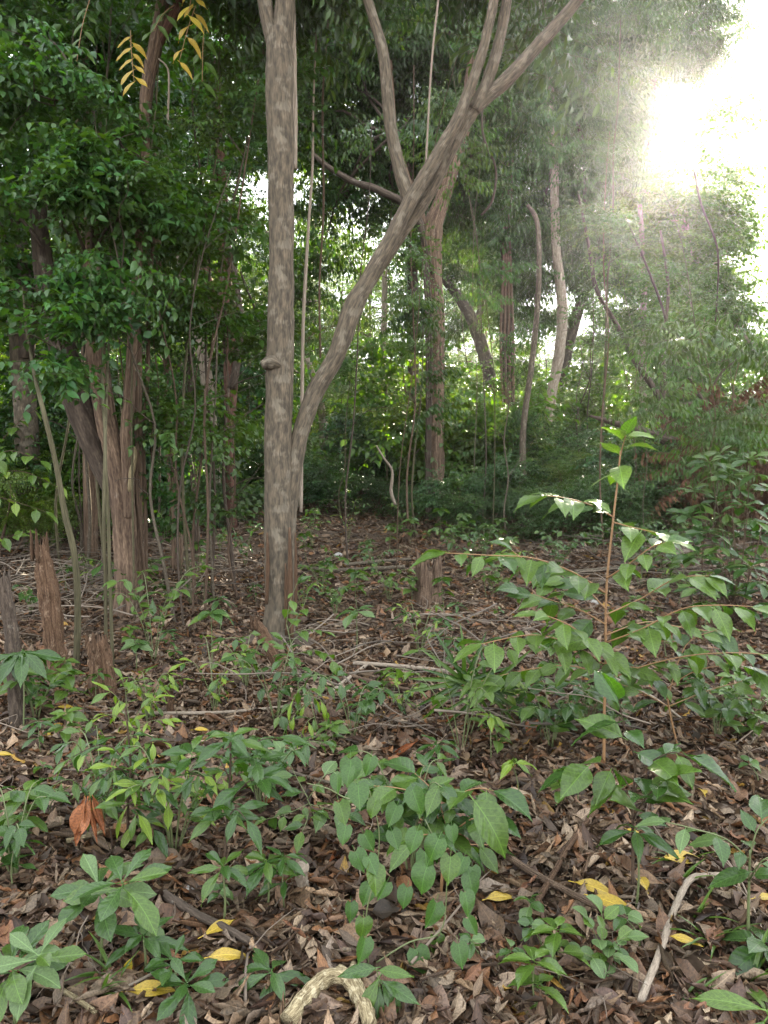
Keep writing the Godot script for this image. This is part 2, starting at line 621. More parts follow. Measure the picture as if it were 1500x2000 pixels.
func stem_part(called: String, list: Array, dist: float, base: Vector3, mat: Material, parent: Node3D, sides := 14, per := 6, bump := 0.14, fine := 1.2) -> MeshInstance3D:
	var pr := px_path(list, dist, base)
	var b := MB.new()
	add_tube(b, pr[0], pr[1], sides, per, bump, 1.0, Color.WHITE, fine)
	return part(called, b.done(), mat, parent)

func branch_to(b: MB, from: Vector3, to: Vector3, r: float, sag := 0.1) -> void:
	var pts: Array = []
	var rad: Array = []
	var l := from.distance_to(to)
	for k in 5:
		var f := k / 4.0
		pts.append(from.lerp(to, f) + Vector3(rng.randf_range(-1, 1), rng.randf_range(-1, 1), rng.randf_range(-1, 1)) * l * 0.06 * sin(PI * f) + Vector3.UP * sag * l * sin(PI * f))
		rad.append(lerpf(r, r * 0.3, f))
	add_tube(b, pts, rad, 6, 3, 0.1, 0.4)

# limbs from the trunk out to each clump of leaves, with twigs inside the clump
func limbs(parent: Node3D, from: Array, blobs: Array, mat: Material, r := 0.035) -> void:
	for k in blobs.size():
		var c: Vector3 = blobs[k][0]
		var e: Vector3 = blobs[k][1]
		var best: Vector3 = from[0]
		for p in from:
			if (p - c).length() + maxf(0.0, p.y - c.y) < (best - c).length() + maxf(0.0, best.y - c.y):
				best = p
		var b := MB.new()
		branch_to(b, best, c, r)
		for j in 5:
			var u := Vector3(rng.randfn(), rng.randfn(), rng.randfn()).normalized()
			branch_to(b, best.lerp(c, rng.randf_range(0.5, 1.0)), c + u * e * 0.75, r * 0.35)
		part("branch", b.done(), mat, parent)

# a whole wild tree about the origin: used for the wood behind, then copied
func wild_tree(called: String, label: String, group: String, tall: float, girth: float, kind: String, tint: Color, mat: Material, count: int, low: float, lean: float, wide := 1.0) -> Node3D:
	var t := thing(called, label, "tree", Vector3.ZERO, group)
	var pts: Array = []
	var rad: Array = []
	var bend := Vector3(rng.randf_range(-1, 1), 0, rng.randf_range(-1, 1)) * lean
	for k in 7:
		var f := k / 6.0
		pts.append(Vector3(0, -0.25 + tall * 0.85 * f, 0) + bend * f * f * tall + Vector3(rng.randf_range(-1, 1), 0, rng.randf_range(-1, 1)) * 0.12 * f)
		rad.append(girth * (1.35 if k == 0 else 1.0 - 0.75 * f))
	var b := MB.new()
	add_tube(b, pts, rad, 10, 4, 0.16, 0.5, Color.WHITE, 1.2)
	part("trunk", b.done(), mat, t)
	var blobs: Array = []
	var n := 9
	for k in n:
		var f := lerpf(low, 1.0, (k + 0.5) / n)
		var a := k * 2.4 + rng.randf()
		var reach := tall * 0.2 * wide * (1.15 - 0.6 * f) * rng.randf_range(0.7, 1.2)
		var at := Vector3(cos(a) * reach, tall * f, sin(a) * reach) + bend * f * f * tall
		blobs.append([at, Vector3(1.3, 0.95, 1.3) * tall * 0.105 * rng.randf_range(0.8, 1.25), count / n])
	limbs(t, pts.slice(2), blobs, mat, girth * 0.35)
	crown(t, "crown", kind, blobs, tint)
	return t

func wild_shrub(called: String, label: String, group: String, tall: float, kind: String, tint: Color, count: int, mat: Material = null, category := "shrub") -> Node3D:
	var t := thing(called, label, category, Vector3.ZERO, group)
	var blobs: Array = []
	for k in 5:
		var a := k * 1.3 + rng.randf()
		var f := rng.randf_range(0.3, 0.9)
		blobs.append([Vector3(cos(a) * tall * 0.3, tall * f, sin(a) * tall * 0.3), Vector3(0.3, 0.26, 0.3) * tall * rng.randf_range(0.8, 1.2), count / 5])
	for k in 5:
		var b := MB.new()
		branch_to(b, Vector3(rng.randf_range(-0.05, 0.05), -0.08, rng.randf_range(-0.05, 0.05)), blobs[k][0], 0.012 * tall, 0.05)
		part("stem", b.done(), M.bark_brown, t)
	crown(t, "foliage", kind, blobs, tint, 0.3, mat, Vector2(0.6, 1.0), 0.15, true)
	return t

# ---------------------------------------------------------------- plants near the camera: every leaf is its own piece
func leaf_at(parent: Node3D, shape: String, mat: Material, p: Vector3, d: Vector3, n: Vector3, size: float) -> void:
	var kinds: Array = leaf_meshes[shape]
	part("leaf", kinds[rng.randi() % kinds.size()], mat, parent, facing(p, d, n, size))

func pick(mats: Array) -> Material:
	return M[mats[rng.randi() % mats.size()]]

# leaves in two ranks along a twig given in world places (relative to the parent)
func twig_with_leaves(parent: Node3D, pts: Array, r: float, shape: String, mats: Array, size: Vector2, step: float, stem_mat: Material, from := 0.15, hang := 0.5) -> void:
	var b := MB.new()
	var rad: Array = []
	for k in pts.size():
		rad.append(lerpf(r, r * 0.45, k / float(pts.size() - 1)))
	add_tube(b, pts, rad, 6, 5, 0.06, 0.2)
	part("stem", b.done(), stem_mat, parent)
	var path := spline(pts, 10)
	var total := 0.0
	for k in path.size() - 1:
		total += path[k].distance_to(path[k + 1])
	var run := 0.0
	var next := total * from
	var side := 1.0
	for k in path.size() - 1:
		run += path[k].distance_to(path[k + 1])
		if run < next:
			continue
		next = run + step * rng.randf_range(0.75, 1.25)
		side = -side
		var t := (path[k + 1] - path[k]).normalized()
		var sv := t.cross(Vector3.UP)
		if sv.length() < 0.4:
			sv = Vector3(cos(k * 2.4), 0, sin(k * 2.4))
			side = 1.0
		sv = sv.normalized() * side
		var d := t * rng.randf_range(0.1, 0.9) + sv * rng.randf_range(0.45, 1.0) + Vector3.DOWN * rng.randf_range(-0.25, 1.15) * hang
		var n := Vector3.UP + sv * rng.randf_range(-0.3, 0.5) + Vector3(rng.randf_range(-0.35, 0.35), 0, rng.randf_range(-0.2, 0.75))
		var s := rng.randf_range(size.x * 0.72, size.y)
		leaf_at(parent, shape, pick(mats), path[k + 1] + d.normalized() * s * 0.12, d, n, s)
	var e := path[path.size() - 1]
	var t2 := (e - path[path.size() - 2]).normalized()
	leaf_at(parent, shape, pick(mats), e, t2 + Vector3.DOWN * 0.2, Vector3.UP + Vector3(rng.randf_range(-0.2, 0.2), 0, 0.1), rng.randf_range(size.x, size.y))

# a whorl of leaves at the end of a stem
func whorl(parent: Node3D, p: Vector3, count: int, shape: String, mats: Array, size: Vector2, rise := 0.25, start := 0.0) -> void:
	for k in count:
		var a := start + k * 2.4 + rng.randf_range(-0.2, 0.2)
		var f := k / maxf(1.0, count - 1.0)
		var d := Vector3(cos(a), lerpf(-0.15, rise * 2.2, f) + rng.randf_range(-0.15, 0.15), sin(a))
		var s := lerpf(size.y, size.x, f * rng.randf_range(0.6, 1.0))
		leaf_at(parent, shape, pick(mats), p + Vector3.UP * 0.02 * f + d.normalized() * s * 0.1, d, Vector3.UP - d * Vector3(0.2, 0, 0.2) + Vector3(rng.randf_range(-0.3, 0.3), 0, rng.randf_range(0.0, 0.7)), s)

func plain_stem(parent: Node3D, pts: Array, r: float, mat: Material, called := "stem") -> void:
	var b := MB.new()
	var rad: Array = []
	for k in pts.size():
		rad.append(lerpf(r, r * 0.5, k / float(pts.size() - 1)))
	add_tube(b, pts, rad, 6, 5, 0.08, 0.2)
	part(called, b.done(), mat, parent)

func px_pts(list: Array, base: Vector3) -> Array:                   # [px, py, distance ahead]
	var out: Array = []
	for e in list:
		out.append(on_plane(e[0], e[1], e[2]) - base)
	return out

# a rosette plant: upright stem from the ground at a pixel up to the pixel of its heart
func rosette(called: String, label: String, px: float, py: float, heart_y: float, count: int, shape: String, mats: Array, size: Vector2, rise := 0.25, group := "", lean := 0.0) -> Node3D:
	var g := on_ground(px, py)
	var t := thing(called, label, "plant", g, group)
	var top := on_plane(px + lean, heart_y, -g.z) - g
	plain_stem(t, [Vector3(0, -0.03, 0), top * 0.5 + Vector3(0.01, 0, 0.01), top], 0.005, M.stem_green)
	whorl(t, top, count, shape, mats, size, rise, rng.randf() * TAU)
	return t

# ================================================================ the scene
func _ready() -> void:
	rng.seed = 4711
	lumps.seed = 3
	lumps.frequency = 0.02
	rough.seed = 9
	rough.frequency = 0.09
	set_view()
	make_materials()
	make_shapes()
	make_ground()
	near_trees()
	for e in [["grey_forked_tree", "grey forked tree"], ["brown_furrowed_tree", "furrowed brown tree"], ["many_stemmed_tree", "many-stemmed tree"], ["red_barked_tree", "red-barked tree"], ["dark_fluted_tree", "dark upright tree"], ["pale_slender_tree", "pale slender tree"], ["slanting_tree", "slanting tree"], ["thin_crooked_tree", "thin crooked tree"], ["pale_leaning_tree", "pale leaning tree"], ["ridged_tree", "ridged trunk"], ["mossy_double_tree", "grey double trunk"]]:
		landmark(e[0], e[1])
	far_trees()
	understory()
	stumps_and_logs()
	vines()
	near_plants()
	for e in [["large_leaved_sapling", "large-leaved sapling"], ["heart_leaved_vine", "heart-leaved vine"], ["fan_palm", "fan palm"], ["jagged_stump", "jagged stump"], ["tall_broken_stump", "tall rotten stump"], ["short_broken_stump", "short rotten stump"], ["glossy_whorled_seedling", "tiers of glossy leaves"], ["broad_rosette_plant", "pale ribbed rosette"], ["dark_whorled_bush", "dark whorled bush"], ["round_leaved_seedling", "round-leaved seedling"], ["dark_veined_seedling", "dark veined seedling"], ["forked_rotten_branch", "forked rotten branch"], ["hanging_dead_leaves", "hanging dead leaves"], ["drooping_lime_seedling", "drooping lime seedling"], ["pale_corner_plant", "pale broad-leaved plant"], ["glossy_blue_seedling", "glossy blue-green seedling"], ["low_spreading_sapling", "low spreading sapling"], ["dark_rosette_plant", "dark glossy rosette"]]:
		landmark(e[0], e[1])
	seedlings()
	litter()
	fallen_leaves()

func set_view() -> void:
	eye = Vector3(0, EYE_HEIGHT, 0)
	var cam := Camera3D.new()
	cam.name = "camera"
	cam.fov = FOV
	cam.near = 0.05
	cam.far = 1000.0
	cam.position = eye
	cam.rotation_degrees = Vector3(PITCH, 0, 0)
	cam.current = true
	add_child(cam)
	fwd = -cam.basis.z
	upv = cam.basis.y
	var sun := DirectionalLight3D.new()
	sun.name = "sun"
	sun.light_energy = 1.6
	sun.light_color = Color(1.0, 0.95, 0.84)
	sun.light_angular_distance = 0.5
	sun.shadow_enabled = true
	add_child(sun)
	var a := deg_to_rad(SUN_AZIMUTH)
	var h := deg_to_rad(SUN_HEIGHT)
	var to_sun := Vector3(sin(a) * cos(h), sin(h), -cos(a) * cos(h))
	sun.look_at_from_position(to_sun * 50.0, Vector3.ZERO)
	var sm := ProceduralSkyMaterial.new()
	sm.sky_top_color = Color(0.87, 0.89, 0.92)
	sm.sky_horizon_color = Color(0.97, 0.97, 0.98)
	sm.sky_curve = 0.2
	sm.sky_energy_multiplier = 0.74
	sm.ground_bottom_color = Color(0.25, 0.2, 0.15)
	sm.ground_horizon_color = Color(0.5, 0.48, 0.42)
	sm.sun_angle_max = 35.0
	sm.sun_curve = 0.12
	var env := Environment.new()
	env.background_mode = Environment.BG_SKY
	env.sky = Sky.new()
	env.sky.sky_material = sm
	env.tonemap_mode = Environment.TONE_MAPPER_LINEAR
	env.tonemap_exposure = 10.2
	env.sdfgi_enabled = true
	env.ssao_enabled = true
	env.ssil_enabled = true
	env.volumetric_fog_enabled = true
	env.volumetric_fog_density = 0.0005
	env.volumetric_fog_albedo = Color(0.96, 0.97, 1.0)
	env.volumetric_fog_anisotropy = 0.82
	var we := WorldEnvironment.new()
	we.name = "world_environment"
	we.environment = env
	add_child(we)

func make_ground() -> void:
	var xs: Array = []
	var zs: Array = []
	for k in range(-48, 49):
		xs.append(signf(k) * (absf(k) * 0.16 + pow(absf(k) / 48.0, 4.0) * 300.0))
	for k in range(0, 121):
		zs.append(6.0 - k * 0.16 - pow(k / 120.0, 4.0) * 320.0)
	for k in range(1, 12):
		zs.push_front(6.0 + k * k * 1.5)
	var b := MB.new()
	for z in zs:
		for x in xs:
			b.v.append(Vector3(x, height(x, z), z))
			b.uv.append(Vector2(x, z))
			b.c.append(Color.WHITE)
	var w := xs.size()
	for r in zs.size() - 1:
		for k in w - 1:
			var q := r * w + k
			b.i.append_array(PackedInt32Array([q, q + w, q + 1, q + 1, q + w, q + w + 1]))
	var g := single("ground", b.done(), M.soil, "brown forest floor of soil under the leaf litter", "ground")
	g.set_meta("kind", "structure")

func blob(px: float, py: float, dist: float, rx: float, ry: float, base: Vector3, dens := 138.0, deep := 0.8) -> Array:
	var a := metres(rx, dist)
	var h := metres(ry, dist)
	return [on_plane(px, py, dist) - base, Vector3(a, h, maxf(a, h) * deep), maxi(6, int(dens * a * h))]

func near_trees() -> void:
	# --- the grey forked tree in the middle
	var g := on_ground(545, 1262)
	var d := -g.z
	var t := thing("grey_forked_tree", "tall grey-barked tree forking near its foot, one limb leaning far over", "tree", g)
	stem_part("trunk", [[548, 1330, 86], [545, 1262, 68], [545, 1180, 56], [544, 1060, 54], [543, 900, 53], [547, 700, 52], [550, 500, 46], [548, 300, 50], [546, 140, 52], [544, 60, 42]], d, g, M.bark_grey, t, 28, 10, 0.13)
	stem_part("branch", [[542, 120, 30], [524, 40, 27], [505, -60, 26], [470, -220, 20]], d, g, M.bark_grey, t)
	stem_part("branch", [[546, 110, 44], [556, 20, 38], [560, -90, 34], [590, -260, 26]], d, g, M.bark_grey, t)
	stem_part("branch", [[575, 330, 10], [573, 230, 16], [570, 100, 17], [567, -60, 15]], d + 0.2, g, M.bark_pale, t)
	stem_part("leaning_limb", [[560, 1180, 27.0], [562, 1040, 32.4], [568, 940, 39.6], [586, 850, 32.6], [615, 768, 34.0], [658, 690, 33.3], [690, 600, 38.5], [716, 552, 31.1], [762, 470, 28.1], [800, 395, 28.1], [850, 310, 25.2], [890, 240, 22.2], [922, 160, 19.2], [945, 90, 17.8], [965, 0, 17.0], [980, -90, 14.8]], d + 0.05, g, M.bark_grey, t, 22, 8, 0.15)
	stem_part("limb", [[712, 575, 15.8], [745, 520, 18.7], [790, 450, 20.9], [835, 385, 20.9], [878, 300, 21.6], [925, 215, 25.9], [985, 160, 25.9], [1045, 95, 24.5], [1120, 10, 21.6], [1190, -90, 18.7]], d + 0.18, g, M.bark_grey, t, 18, 6, 0.13)
	stem_part("limb", [[925, 215, 24], [955, 150, 22], [975, 80, 20], [990, 0, 19], [1000, -80, 16]], d + 0.15, g, M.bark_grey, t)
	stem_part("limb", [[800, 395, 26], [780, 330, 24], [764, 255, 22], [757, 190, 22], [746, 95, 20], [718, 0, 18], [690, -90, 15]], d + 0.08, g, M.bark_grey, t)
	var bb := MB.new()
	add_tube(bb, [on_plane(514, 715, d - 0.02) - g, on_plane(521, 710, d - 0.07) - g, on_plane(534, 709, d - 0.10) - g, on_plane(549, 716, d - 0.09) - g], [0.015, 0.05, 0.052, 0.012], 16, 8, 0.5)
	part("burl", bb.done(), M.bark_grey, t)
	for e in [[522, 1040, 520, 1180, 9], [566, 1030, 570, 1250, 12], [558, 1100, 560, 1240, 8], [577, 1040, 578, 1200, 7]]:
		stem_part("bark_strip", [[e[0], e[1], e[4] * 0.4], [e[0] + 1, (e[1] + e[3]) / 2.0, e[4]], [e[2], e[3], e[4] * 0.8]], d - 0.13, g, M.wood_rotten, t, 6, 4, 0.3)
	for e in [[545, 1255, 470, 1275, 420, 1295], [548, 1255, 600, 1275, 640, 1300]]:
		stem_part("root", [[e[0], e[1] - 12, 50], [e[2], e[3] - 8, 34, -0.1], [e[4], e[5] + 8, 14, -0.25]], d, g, M.bark_dark, t, 10, 5, 0.2)
	var bl: Array = [blob(640, -120, d + 1.0, 260, 120, g), blob(880, -140, d + 1.2, 260, 110, g), blob(440, -130, d + 0.5, 180, 110, g), blob(1080, -120, d + 1.4, 220, 120, g)]
	crown(t, "crown", "droop", bl, Color(0.07, 0.125, 0.032))

	# --- the straight brown tree behind
	g = on_ground(850, 1018)
	d = -g.z
	t = thing("brown_furrowed_tree", "straight brown tree with furrowed bark beyond the jagged stump", "tree", g)
	stem_part("trunk", [[850, 1060, 58], [850, 1010, 42], [849, 900, 37], [850, 800, 33], [852, 700, 33], [850, 600, 33], [846, 520, 33], [843, 455, 40], [862, 395, 30], [880, 330, 30], [898, 275, 28], [915, 200, 24], [925, 100, 20]], d, g, M.bark_brown, t, 20, 7, 0.2)
	stem_part("limb", [[838, 480, 24], [824, 435, 22], [808, 390, 20], [790, 340, 18], [770, 260, 14], [760, 120, 12]], d, g, M.bark_brown, t)
	stem_part("limb", [[846, 540, 10], [812, 420, 16], [740, 372, 14], [690, 355, 12], [640, 325, 10], [610, 300, 7]], d - 0.1, g, M.bark_dark, t, 8)
	for k in 3:
		stem_part("climbing_stem", [[832 + k * 4, 1030, 6], [834 + k * 3, 850, 6], [833 + k * 5, 650, 6], [828 + k * 3, 500, 5]], d - 0.2, g, M.bark_dark, t, 6, 5)
	bl = [blob(840, 60, d + 1, 200, 130, g), blob(680, 170, d + 1, 130, 110, g), blob(960, 190, d + 1.5, 130, 120, g), blob(720, 330, d + 2, 90, 60, g), blob(620, 60, d + 2, 130, 130, g), blob(820, 250, d + 1.5, 90, 80, g), blob(720, 60, d + 0.5, 120, 120, g), blob(920, 380, d + 2, 60, 70, g), blob(640, 420, d + 2, 70, 80, g, 130.0), blob(770, 440, d + 2.5, 70, 60, g, 130.0), blob(600, 230, d + 1.5, 80, 110, g), blob(900, 100, d + 2, 110, 110, g), blob(590, 540, d + 3, 50, 60, g, 110.0), blob(860, 380, d + 3, 80, 80, g)]
	limbs(t, [on_plane(900, 260, d) - g, on_plane(770, 260, d) - g, on_plane(925, 100, d) - g], bl, M.bark_dark)
	crown(t, "crown", "droop", bl, Color(0.068, 0.128, 0.035))

	# --- the many-stemmed tree on the left
	g = on_ground(248, 1205)
	d = -g.z
	t = thing("many_stemmed_tree", "broad many-stemmed tree with fibrous brown bark and a torn pale scar", "tree", g)
	stem_part("trunk", [[246, 1250, 60], [246, 1170, 46], [246, 1080, 44], [240, 990, 44], [226, 900, 40], [208, 820, 40], [196, 740, 38], [185, 650, 34], [180, 520, 28], [190, 380, 22], [200, 250, 16]], d, g, M.bark_brown, t, 22, 8, 0.22)
	stem_part("limb", [[238, 1000, 30], [205, 920, 42], [176, 850, 52], [152, 780, 56], [128, 700, 50], [100, 600, 42], [80, 480, 34], [70, 330, 24]], d + 0.15, g, M.bark_dark, t, 20, 6, 0.16)
	stem_part("limb", [[252, 1010, 24], [250, 920, 24], [247, 850, 24], [252, 780, 22], [257, 700, 20], [262, 600, 18], [275, 420, 15], [285, 270, 16]], d - 0.05, g, M.bark_brown, t, 14, 6, 0.2)
	stem_part("scar", [[252, 960, 5], [257, 925, 11], [264, 890, 9], [263, 872, 3]], d - 0.13, g, M.wood_yellow, t, 8, 4, 0.3)
	stem_part("root", [[252, 1200, 40], [310, 1225, 26, -0.15], [370, 1262, 12, -0.5]], d, g, M.bark_dark, t, 10, 5, 0.2)
	bl = [blob(60, 180, d - 0.4, 130, 120, g, 215.0), blob(190, 300, d - 0.6, 110, 100, g, 215.0), blob(90, 400, d - 0.9, 120, 80, g, 215.0), blob(240, 420, d - 0.5, 90, 80, g, 215.0), blob(60, 560, d - 1.0, 110, 70, g, 215.0), blob(200, 600, d - 1.0, 120, 80, g, 215.0), blob(110, 680, d - 1.2, 130, 70, g, 215.0), blob(290, 330, d - 0.1, 70, 90, g, 215.0), blob(40, 40, d + 0.3, 130, 100, g, 215.0), blob(-120, 350, d - 0.2, 120, 300, g, 215.0), blob(330, 560, d + 0.6, 60, 120, g, 70.0)]
	limbs(t, [on_plane(180, 520, d) - g, on_plane(80, 480, d) - g, on_plane(200, 260, d) - g, on_plane(128, 700, d) - g, on_plane(262, 600, d) - g], bl, M.bark_dark, 0.018)
	crown(t, "crown", "broad", bl, Color(0.075, 0.16, 0.05), 0.3, null, Vector2(0.55, 0.9), 0.35, false)

	# --- reddish peeling stems
	g = on_ground(450, 1030)
	d = -g.z
	t = thing("red_barked_tree", "slender tree with flaking red-brown stems behind the forked tree", "tree", g)
	stem_part("trunk", [[452, 1050, 30], [450, 990, 22], [448, 860, 20], [452, 720, 28], [448, 640, 34], [440, 560, 26], [436, 440, 22], [430, 300, 18], [425, 120, 14]], d, g, M.bark_red, t, 14, 6, 0.2)
	stem_part("limb", [[446, 660, 22], [420, 600, 24], [400, 530, 22], [382, 460, 20], [360, 360, 14]], d, g, M.bark_red, t)
	stem_part("limb", [[454, 760, 16], [470, 640, 14], [455, 520, 12], [425, 400, 12], [410, 290, 10]], d - 0.1, g, M.bark_dark, t)
	bl = [blob(430, 60, d + 0.5, 130, 120, g), blob(370, 230, d, 90, 100, g), blob(480, 270, d + 0.6, 70, 110, g), blob(330, 90, d + 0.5, 100, 90, g), blob(400, 380, d + 0.3, 60, 60, g, 80.0)]
	limbs(t, [on_plane(430, 300, d) - g, on_plane(360, 360, d) - g, on_plane(425, 120, d) - g], bl, M.bark_dark, 0.02)
	crown(t, "crown", "pinnate", bl, Color(0.06, 0.14, 0.04))

	# --- the cluster of trunks right of the middle
	g = on_ground(992, 960)
	d = -g.z
	t = thing("dark_fluted_tree", "dark upright tree with climbing stems on its trunk", "tree", g)
	stem_part("trunk", [[992, 985, 40], [992, 930, 30], [992, 800, 26], [992, 680, 24], [990, 560, 22], [985, 420, 20], [980, 250, 18], [975, 60, 14]], d, g, M.bark_dark, t, 14, 6, 0.25)
	for k in 4:
		stem_part("climbing_stem", [[980 + k * 8, 970, 6], [982 + k * 7, 820, 6], [978 + k * 8, 650, 6], [984 + k * 4, 480, 5], [975 + k * 9, 300, 4]], d - 0.25, g, M.bark_brown, t, 6, 5)
	bl = [blob(960, 420, d, 90, 80, g), blob(1010, 260, d + 0.5, 130, 120, g, 185.0), blob(980, 60, d + 0.5, 160, 130, g, 185.0), blob(1040, 480, d + 1, 80, 100, g), blob(930, 300, d + 1.5, 80, 110, g), blob(1000, 590, d + 1.5, 60, 60, g, 80.0)]
	limbs(t, [on_plane(985, 420, d) - g, on_plane(980, 250, d) - g, on_plane(975, 60, d) - g], bl, M.bark_dark)
	crown(t, "crown", "droop", bl, Color(0.065, 0.12, 0.036))
	g = on_ground(985, 925)
	d = -g.z
	t = thing("leaning_dark_tree", "dark tree leaning away over a pale gap in the leaves", "tree", g)
	stem_part("trunk", [[990, 950, 34], [984, 850, 26], [968, 780, 26], [948, 700, 26], [925, 630, 24], [895, 580, 18], [870, 550, 14], [820, 500, 10]], d, g, M.bark_dark, t, 12, 6, 0.2)
	stem_part("limb", [[930, 640, 14], [950, 575, 14], [985, 590, 12]], d, g, M.bark_dark, t, 8)
	bl = [blob(850, 480, d, 70, 60, g), blob(900, 520, d + 1, 70, 60, g), blob(780, 540, d + 0.5, 50, 50, g, 60.0), blob(920, 440, d + 1, 60, 60, g), blob(960, 560, d + 2, 50, 60, g, 90.0), blob(880, 610, d + 2, 40, 50, g, 60.0)]
	limbs(t, [on_plane(870, 550, d) - g, on_plane(820, 500, d) - g], bl, M.bark_dark, 0.02)
	crown(t, "crown", "droop", bl, Color(0.08, 0.145, 0.038))
	g = on_ground(1066, 965)
	d = -g.z
	t = thing("pale_slender_tree", "slender pale-barked tree rising straight between dark trunks", "tree", g)
	stem_part("trunk", [[1064, 985, 24], [1066, 900, 19], [1076, 780, 19], [1092, 690, 21], [1098, 600, 20], [1086, 480, 17], [1082, 330, 16], [1076, 220, 15], [1070, 60, 12]], d, g, M.bark_pale, t, 12, 6, 0.18)
	stem_part("limb", [[1084, 330, 9], [1105, 250, 9], [1125, 235, 8], [1140, 300, 7], [1142, 420, 5]], d, g, M.bark_dark, t, 6)
	bl = [blob(1080, 120, d + 0.4, 140, 130, g, 185.0), blob(1130, 320, d + 0.4, 90, 110, g, 185.0), blob(1110, 500, d + 1, 80, 90, g), blob(1180, 60, d + 0.6, 120, 90, g, 185.0), blob(1060, 400, d + 1, 80, 90, g), blob(1040, 620, d + 1.5, 70, 60, g, 80.0)]
	limbs(t, [on_plane(1082, 330, d) - g, on_plane(1072, 120, d) - g], bl, M.bark_dark)
	crown(t, "crown", "droop", bl, Color(0.065, 0.115, 0.036))
	g = on_ground(1078, 930)
	d = -g.z
	t = thing("slanting_tree", "dark tree slanting up towards the sun from behind the pale slender one", "tree", g)
	stem_part("trunk", [[1072, 950, 25.6], [1082, 850, 20.0], [1098, 740, 20.8], [1125, 620, 20.8], [1160, 530, 20.0], [1205, 440, 19.2], [1245, 330, 16.8], [1268, 240, 14.4], [1280, 100, 11.2], [1285, -40, 8.0]], d, g, M.bark_dark, t, 12, 6, 0.18)
	bl = [blob(1180, 200, d, 80, 110, g, 185.0), blob(1240, 90, d + 0.3, 100, 100, g, 220.0), blob(1330, 115, d + 0.6, 75, 50, g, 120.0), blob(1395, 60, d + 0.6, 45, 55, g, 90.0), blob(1225, 340, d + 0.6, 45, 60, g, 150.0), blob(1230, 210, d + 0.6, 40, 70, g, 150.0), blob(1310, 10, d + 0.5, 100, 70, g, 185.0), blob(1180, 380, d + 1, 80, 90, g), blob(1360, 90, d + 0.5, 55, 60, g), blob(1205, 270, d + 0.6, 42, 80, g, 185.0), blob(1190, 520, d + 1, 80, 70, g, 100.0), blob(1140, 620, d + 1, 80, 60, g, 80.0)]
	limbs(t, [on_plane(1245, 330, d) - g, on_plane(1268, 240, d) - g, on_plane(1280, 100, d) - g], bl, M.bark_dark)
	crown(t, "crown", "droop", bl, Color(0.068, 0.122, 0.036))
	# --- thin tree on the right
	g = on_ground(1303, 1012)
	d = -g.z
	t = thing("thin_crooked_tree", "thin grey tree with one crooked branch in front of the fallen log", "tree", g)
	stem_part("trunk", [[1304, 1040, 24], [1303, 1000, 18], [1302, 900, 15], [1298, 790, 15], [1296, 760, 13], [1298, 660, 7], [1305, 560, 6], [1290, 450, 4]], d, g, M.bark_grey, t, 12, 6, 0.14)
	stem_part("branch", [[1299, 800, 10], [1275, 755, 13], [1240, 705, 11], [1205, 635, 9], [1165, 565, 8], [1150, 480, 6], [1130, 380, 4]], d, g, M.bark_dark, t, 8)
	stem_part("branch", [[1300, 790, 7], [1330, 792, 9], [1370, 790, 8], [1430, 830, 7], [1500, 850, 5]], d, g, M.bark_dark, t, 8)
	bl = [blob(1290, 500, d, 60, 60, g, 45.0), blob(1170, 540, d, 60, 60, g, 50.0), blob(1300, 640, d, 50, 40, g, 45.0)]
	crown(t, "crown", "tiny", bl, Color(0.10, 0.18, 0.045))
	# --- the sunlit tree by the opening
	g = on_ground(1620, 985)
	d = -g.z + 3.0
	g = ground(on_plane(1620, 900, d).x, -d)
	t = thing("pale_leaning_tree", "pale smooth tree leaning in beside the bright opening to the sky", "tree", g)
	stem_part("trunk", [[1620, 900, 25.5], [1560, 800, 20.2], [1480, 690, 18.0], [1440, 630, 17.2], [1400, 578, 16.5], [1355, 510, 15.0], [1335, 430, 12.8]], d, g, M.bark_pale, t, 12, 6, 0.14)
	bl = [blob(1400, 360, d, 45, 35, g, 90.0), blob(1440, 400, d, 30, 40, g, 70.0), blob(1425, 500, d, 40, 50, g, 90.0), blob(1430, 590, d, 50, 50, g, 90.0), blob(1270, 440, d + 1, 60, 60, g, 120.0), blob(1330, 470, d + 1, 70, 60, g, 120.0), blob(1300, 400, d, 55, 50, g, 135.0), blob(1370, 420, d, 55, 50, g, 135.0), blob(1310, 500, d, 70, 50, g, 135.0), blob(1395, 520, d - 0.5, 40, 45, g, 135.0), blob(1250, 450, d + 0.4, 50, 60, g, 135.0), blob(1405, 400, d, 35, 35, g, 110.0), blob(1320, 560, d, 60, 50, g, 135.0), blob(1250, 520, d + 0.4, 60, 60, g, 135.0), blob(1400, 470, d, 45, 40, g, 135.0), blob(1420, 445, d, 30, 30, g, 135.0), blob(1255, 370, d + 0.4, 50, 45, g, 135.0), blob(1330, 400, d, 60, 40, g, 135.0), blob(1280, 560, d, 70, 60, g, 135.0), blob(1370, 590, d, 60, 50, g, 135.0), blob(1340, 660, d - 1, 60, 50, g, 135.0), blob(1230, 640, d, 60, 60, g, 135.0), blob(1420, 240, d, 25, 35, g, 135.0)]
	limbs(t, [on_plane(1335, 430, d) - g, on_plane(1355, 510, d) - g, on_plane(1335, 430, d) - g], bl, M.bark_pale, 0.02)
	crown(t, "crown", "broad", bl, Color(0.12, 0.21, 0.05))
	# --- upper left: a forked stem with yellowing leaves
	g = ground(on_plane(272, 900, 6.9).x, -6.9)
	t = thing("forked_brown_tree", "brown forked stem with pinnate leaves turning yellow beside the many-stemmed tree", "tree", g)
	d = 6.9
